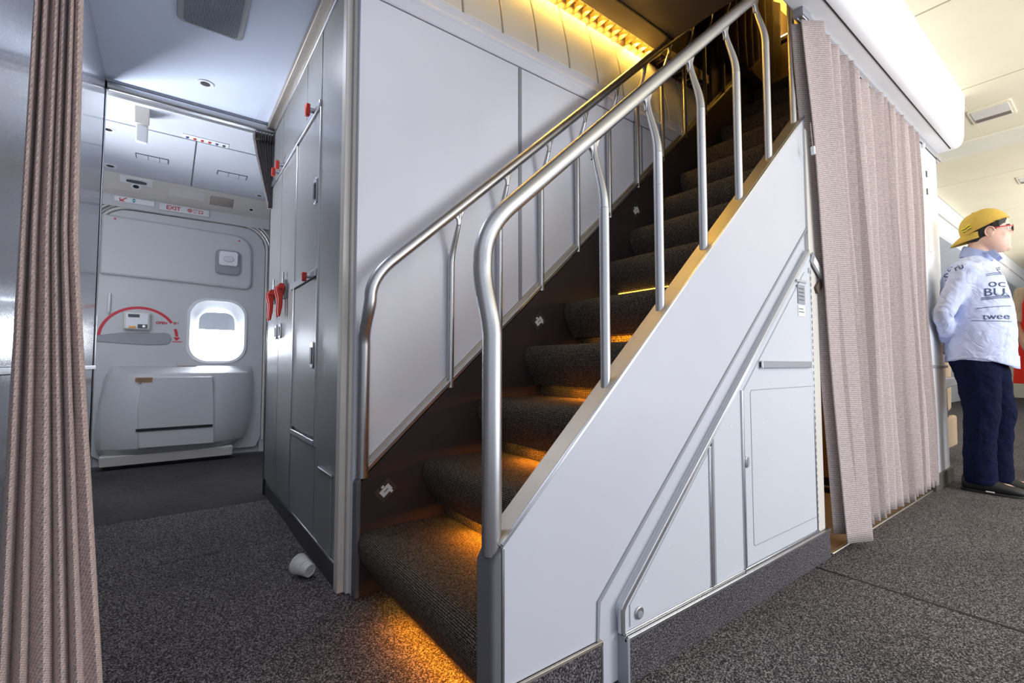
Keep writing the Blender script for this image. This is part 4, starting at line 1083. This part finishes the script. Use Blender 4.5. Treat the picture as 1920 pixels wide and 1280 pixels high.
B().tube([TIL @ Vector((.0928 * math.cos(R(a)), .004 + .125 * math.sin(R(a)), -.010)) for a in range(0, 361, 12)], .0022, 6, cap=False).build('cap_seam', M_cap, cap)
B().ball(TIL @ Vector((0, .004, .113)), .008, .008, .004, seg=10).build('cap_button', M_cap, cap)
for a, z in ((0, .030), (0, .046)):
    B().tube([TIL @ Vector((-.090 * math.cos(R(u)) , .004 + .122 * math.sin(R(u)), z - .012 + .004 * math.sin(u * .25))) for u in range(28, 58, 4)], .0045, 6).build('cap_patch', plain('yellow_patch', (.80, .70, .02), .6), cap)
    B().tube([TIL @ Vector((-.0925 * math.cos(R(u)), .004 + .124 * math.sin(R(u)), z - .018)) for u in range(28, 58, 4)], .0015, 6).build('cap_patch_outline', M_ink, cap)
# glasses
for sx in (-1, 1):
    ge = [hp(sx * .034 + .024 * math.cos(R(a)), .436 + .10 * (.034 ** 2 if 0 else 0), 1.682 + .018 * math.sin(R(a))) for a in range(0, 361, 20)]
    g = B().tube(ge, .0028, 8, cap=False).build('glasses_rim', M_black, man)
    B().tube([hp(sx * .060, .437, 1.690), hp(sx * .074, .452, 1.691), hp(sx * .083, .500, 1.690), hp(sx * .084, .535, 1.690)], [.0035, .0035, .003, .0025], 8).build('glasses_temple', plain('red_temple', (.70, .05, .08), .3), man)
# shirt
b = B()
zloft(b, [(mx_, .610, .835, .178, .168), (mx_, .612, .90, .182, .174), (mx_, .615, 1.02, .186, .180), (mx_, .618, 1.15, .188, .178), (mx_, .630, 1.30, .192, .168), (mx_, .638, 1.40, .190, .150), (mx_, .640, 1.46, .165, .118), (mx_, .630, 1.505, .105, .085), (mx_, .615, 1.53, .075, .070)], 36)
for sx in (-1, 1):
    sh = Vector((mx_ + sx * .165, .640, 1.415)); el = Vector((mx_ + sx * .255, .738, 1.150)); wr = Vector((mx_ + sx * .115, .752, 1.000))
    b.ball(sh, .072, .074, .070, seg=20)
    b.tube([sh, sh.lerp(el, .35), sh.lerp(el, .7), el, el + Vector((-sx * .02, .008, -.03)), el.lerp(wr, .5), wr], [.072, .066, .060, .056, .055, .048, .040], 20)
shirt = b.build('shirt', M_shirt, man, smooth=0, mods=REM(.009) + [('crease', 'DISPLACE', dict(strength=.011, mid_level=.5))])
tex = bpy.data.textures.new('creases', 'CLOUDS'); tex.noise_scale = .055; tex.noise_depth = 2
shirt.modifiers['crease'].texture = tex
cuff = B()
for sx in (-1, 1):
    wr = Vector((mx_ + sx * .115, .752, 1.000)); d = Vector((-sx * .14, .014, -.15)).normalized()
    B().tube([wr - d * .035, wr + d * .022], [.043, .041], 20).build('cuff', M_shirt2, shirt, bevel=.003)
cuff.bm.free()
b = B()
b.loft([((mx_, .612, 1.515), .082, .082, (1, 0, 0), (0, 1, .30)), ((mx_, .598, 1.560), .070, .078, (1, 0, 0), (0, 1, .46)), ((mx_, .594, 1.572), .066, .072, (1, 0, 0), (0, 1, .55))], 28)
b.prism([(.512, 1.548), (.492, 1.508), (.515, 1.490), (.555, 1.545)], 'x', mx_ - .074, mx_ - .062).prism([(.512, 1.548), (.492, 1.508), (.515, 1.490), (.555, 1.545)], 'x', mx_ + .062, mx_ + .074)
b.build('collar', M_shirt2, shirt, smooth=50, bevel=.002)
# shirt tail, longer at front and back than at the sides
b = B(); G = []
for j in range(5):
    row = []
    for i in range(48):
        a = 2 * math.pi * i / 48; fb = abs(math.sin(a)); drop = .012 + (.070 if math.sin(a) < 0 else .028) * fb ** 1.5
        z = .87 - j / 4 * drop
        row.append(b.bm.verts.new((mx_ + .180 * math.cos(a), .611 + .172 * math.sin(a) + .004 * math.sin(a * 9), z)))
    G.append(row)
for j in range(4):
    for i in range(48):
        k = (i + 1) % 48; b.bm.faces.new((G[j][i], G[j][k], G[j + 1][k], G[j + 1][i]))
b.build('shirt_tail', M_shirt, shirt, smooth=60, mods=[('solid', 'SOLIDIFY', dict(thickness=.004, offset=0))])
# jeans
b = B()
zloft(b, [(mx_, .615, .965, .155, .140), (mx_, .620, .90, .170, .148), (mx_, .625, .83, .178, .145), (mx_, .62, .76, .172, .125), (mx_, .615, .72, .13, .09)], 30)
for lx, fy in ((-.085, .0), (.085, -.055)):
    b.loft([((mx_ + lx * 1.02, .620 + fy * .3, .80), .092, .118, (1, 0, 0), (0, 1, 0)), ((mx_ + lx, .612 + fy * .6, .64), .086, .102, (1, 0, 0), (0, 1, 0)), ((mx_ + lx, .606 + fy, .50), .078, .088, (1, 0, 0), (0, 1, 0)), ((mx_ + lx, .618 + fy, .40), .074, .082, (1, 0, 0), (0, 1, 0)), ((mx_ + lx, .628 + fy, .24), .072, .080, (1, 0, 0), (0, 1, 0)), ((mx_ + lx, .628 + fy, .10), .072, .082, (1, 0, 0), (0, 1, 0)), ((mx_ + lx, .625 + fy, .055), .074, .086, (1, 0, 0), (0, 1, 0))], 24)
jeans = b.build('jeans', M_jeans, man, smooth=0, mods=REM(.009) + [('crease', 'DISPLACE', dict(strength=.012, mid_level=.5))])
jeans.modifiers['crease'].texture = tex
B().tube([(mx_ - .150, .735, .855), (mx_ - .172, .70, .858), (mx_ - .185, .655, .862)], .0018, 6).build('pocket_stitching', M_paper, jeans)
# shoes
for lx, fy in ((-.085, .0), (.085, -.055)):
    b = B(); cx2 = mx_ + lx
    b.loft([((cx2, .715 + fy, .055), .030, .040, (1, 0, 0), (0, 0, 1)), ((cx2, .69 + fy, .058), .040, .052, (1, 0, 0), (0, 0, 1)), ((cx2, .62 + fy, .056), .043, .050, (1, 0, 0), (0, 0, 1)), ((cx2, .55 + fy, .046), .047, .038, (1, 0, 0), (0, 0, 1)), ((cx2, .48 + fy, .038), .047, .028, (1, 0, 0), (0, 0, 1)), ((cx2, .44 + fy, .034), .036, .022, (1, 0, 0), (0, 0, 1)), ((cx2, .425 + fy, .032), .018, .014, (1, 0, 0), (0, 0, 1))], 22)
    s_ = b.build('shoe', M_shoe, man, smooth=60)
    B().prism([(cx2 + .048 * math.cos(R(a)) * (1 if math.sin(R(a)) < 0 else .85), .572 + fy + .155 * math.sin(R(a))) for a in range(0, 360, 15)], 'z', 0, .016).build('sole', M_shoe, s_, bevel=.004)
    B().tube([(cx2 - .046, .60 + fy, .018), (cx2 - .049, .56 + fy, .018)], .004, 6).build('sole_mark', M_white, s_)
# prints on the shirt: laid onto the cloth by ray casting
from mathutils.bvhtree import BVHTree
dg = bpy.context.evaluated_depsgraph_get(); dg.update()
ev = shirt.evaluated_get(dg); sm = ev.to_mesh(); sm.transform(shirt.matrix_world)
off = world(shirt); vs = [v.co.copy() for v in sm.vertices]
if vs and (Vector(vs[0]) - off).length > 2: vs = [v + off for v in vs]
bvh = BVHTree.FromPolygons(vs, [tuple(p.vertices) for p in sm.polygons]); ev.to_mesh_clear()
def lay(o):
    org = world(o); ok = 0
    for v in o.data.vertices:
        w = v.co + org; h = bvh.ray_cast(Vector((3.6, w.y, w.z)), Vector((1, 0, 0)))
        if h[0] is not None: v.co.x = h[0].x - .0025 - org.x + (w.x - 4.1) * .5
for txt, y, z, hgt in (('BU', .515, 1.268, .048), ('oc', .505, 1.325, .032), ('twee', .512, 1.115, .030)):
    lay(text(txt, 'shirt_print', M_ink, shirt, hgt, (4.1, y, z), (0, -1, 0), (0, 0, 1)))
for y0, y1, z0, z1 in ((.595, .452, 1.170, 1.182), (.62, .452, 1.095, 1.082), (.57, .455, 1.222, 1.235), (.57, .455, 1.229, 1.242), (.57, .455, 1.236, 1.249), (.545, .470, 1.375, 1.395), (.545, .470, 1.385, 1.405)):
    bb = B(); n = 24
    pv = None
    for k in range(n + 1):
        y = y0 + (y1 - y0) * k / n; z = z0 + (z1 - z0) * k / n
        a_ = bb.bm.verts.new((4.1, y, z + .0018)); c2 = bb.bm.verts.new((4.1, y, z - .0018))
        if pv: bb.bm.faces.new((pv[0], a_, c2, pv[1]))
        pv = (a_, c2)
    lay(bb.build('shirt_print', M_ink, shirt, smooth=0))
for k, (txt, y, z, hgt) in enumerate((('ON', .700, 1.455, .034), ('S', .735, 1.395, .055), ('ru', .660, 1.440, .026))):
    lay(text(txt, 'shirt_print', M_ink, shirt, hgt, (4.1, y, z), (0, -1, .35), (0, .35, 1)))

# person in red apron behind the man, only a sliver inside the frame
wx, wy = 4.95, .285
wo = thing('person', (wx, wy, 0), 'person in a bright red apron, half hidden behind the man in the cap', 'person')
b = B()
zloft(b, [(wx, wy + .02, .70, .15, .13), (wx, wy, .9, .165, .14), (wx, wy, 1.08, .13, .115), (wx, wy, 1.25, .145, .12), (wx, wy + .01, 1.36, .150, .10), (wx, wy + .01, 1.43, .08, .07), (wx, wy + .01, 1.50, .05, .05)])
b.loft([((wx, wy + .02, z), rx, ry, (1, 0, 0), (0, 1, 0)) for z, rx, ry in ((1.46, .045, .045), (1.50, .05, .06), (1.55, .068, .082), (1.61, .072, .092), (1.67, .068, .086), (1.71, .045, .06))], 24)
b.ball((wx - .095, wy, 1.585), .012, .010, .018, seg=12)
for sy in (-1, 1):
    sh = Vector((wx, wy + sy * .165, 1.35)); el = Vector((wx - .02, wy + sy * .205, 1.08)); wr = Vector((wx - .14, wy + sy * .15, .90))
    b.tube([sh, sh.lerp(el, .5), el, wr], [.046, .042, .036, .024], 14)
    hand(b, wr, (-.7, -sy * .3, -.4), (0, -sy, 0), .16, .5, sy)
for sy in (-1, 1): b.tube([(wx, wy + sy * .075, .78), (wx, wy + sy * .085, .45), (wx + .01, wy + sy * .10, .09)], [.075, .050, .034], 14)
b.build('body', M_skin2, wo, smooth=0, mods=REM(.009))
b = B()
zloft(b, [(wx, wy, .95, .155, .15), (wx, wy, 1.1, .142, .135), (wx, wy, 1.27, .158, .15), (wx, wy + .005, 1.37, .155, .15), (wx, wy + .01, 1.43, .09, .09)])
for sy in (-1, 1):
    sh = Vector((wx, wy + sy * .155, 1.345)); el = Vector((wx - .02, wy + sy * .205, 1.10))
    b.tube([sh, el], [.058, .050], 14)
b.build('blouse', M_tan, wo, smooth=0, mods=REM(.010))
b = B()
zloft(b, [(wx, wy, .665, .205, .245), (wx, wy, .80, .195, .235), (wx, wy, .98, .165, .205), (wx, wy, 1.12, .150, .195), (wx - .006, wy, 1.24, .158, .185)])
ap = b.build('apron', M_rda, wo, smooth=60)
B().tube([(wx - .12, wy + .155, 1.20), (wx - .12, wy + .14, 1.30), (wx - .09, wy + .10, 1.39), (wx - .05, wy + .05, 1.44)], .013, 10).build('apron_strap', M_rda, ap)
b = B().loft([((wx, wy + .02, 1.60), .078, .098, (1, 0, 0), (0, 1, 0)), ((wx + .01, wy + .02, 1.66), .080, .100, (1, 0, 0), (0, 1, 0)), ((wx + .01, wy + .02, 1.71), .070, .088, (1, 0, 0), (0, 1, 0)), ((wx + .01, wy + .02, 1.74), .035, .045, (1, 0, 0), (0, 1, 0))], 24)
b.build('hair', M_hair, wo, smooth=60)
for sy in (-1, 1):
    B().loft([((wx + .06, wy + sy * .10, .04), .028, .038, (0, 1, 0), (0, 0, 1)), ((wx, wy + sy * .10, .05), .038, .048, (0, 1, 0), (0, 0, 1)), ((wx - .09, wy + sy * .10, .032), .040, .030, (0, 1, 0), (0, 0, 1)), ((wx - .15, wy + sy * .10, .02), .022, .018, (0, 1, 0), (0, 0, 1))], 18).build('shoe', M_shoe, wo, smooth=60)

# the man stands just in front of the bulkhead panel
man.location = (4.36 * .964, .60 * .964 - .003, 0); man.scale = (.964, .964, .98)
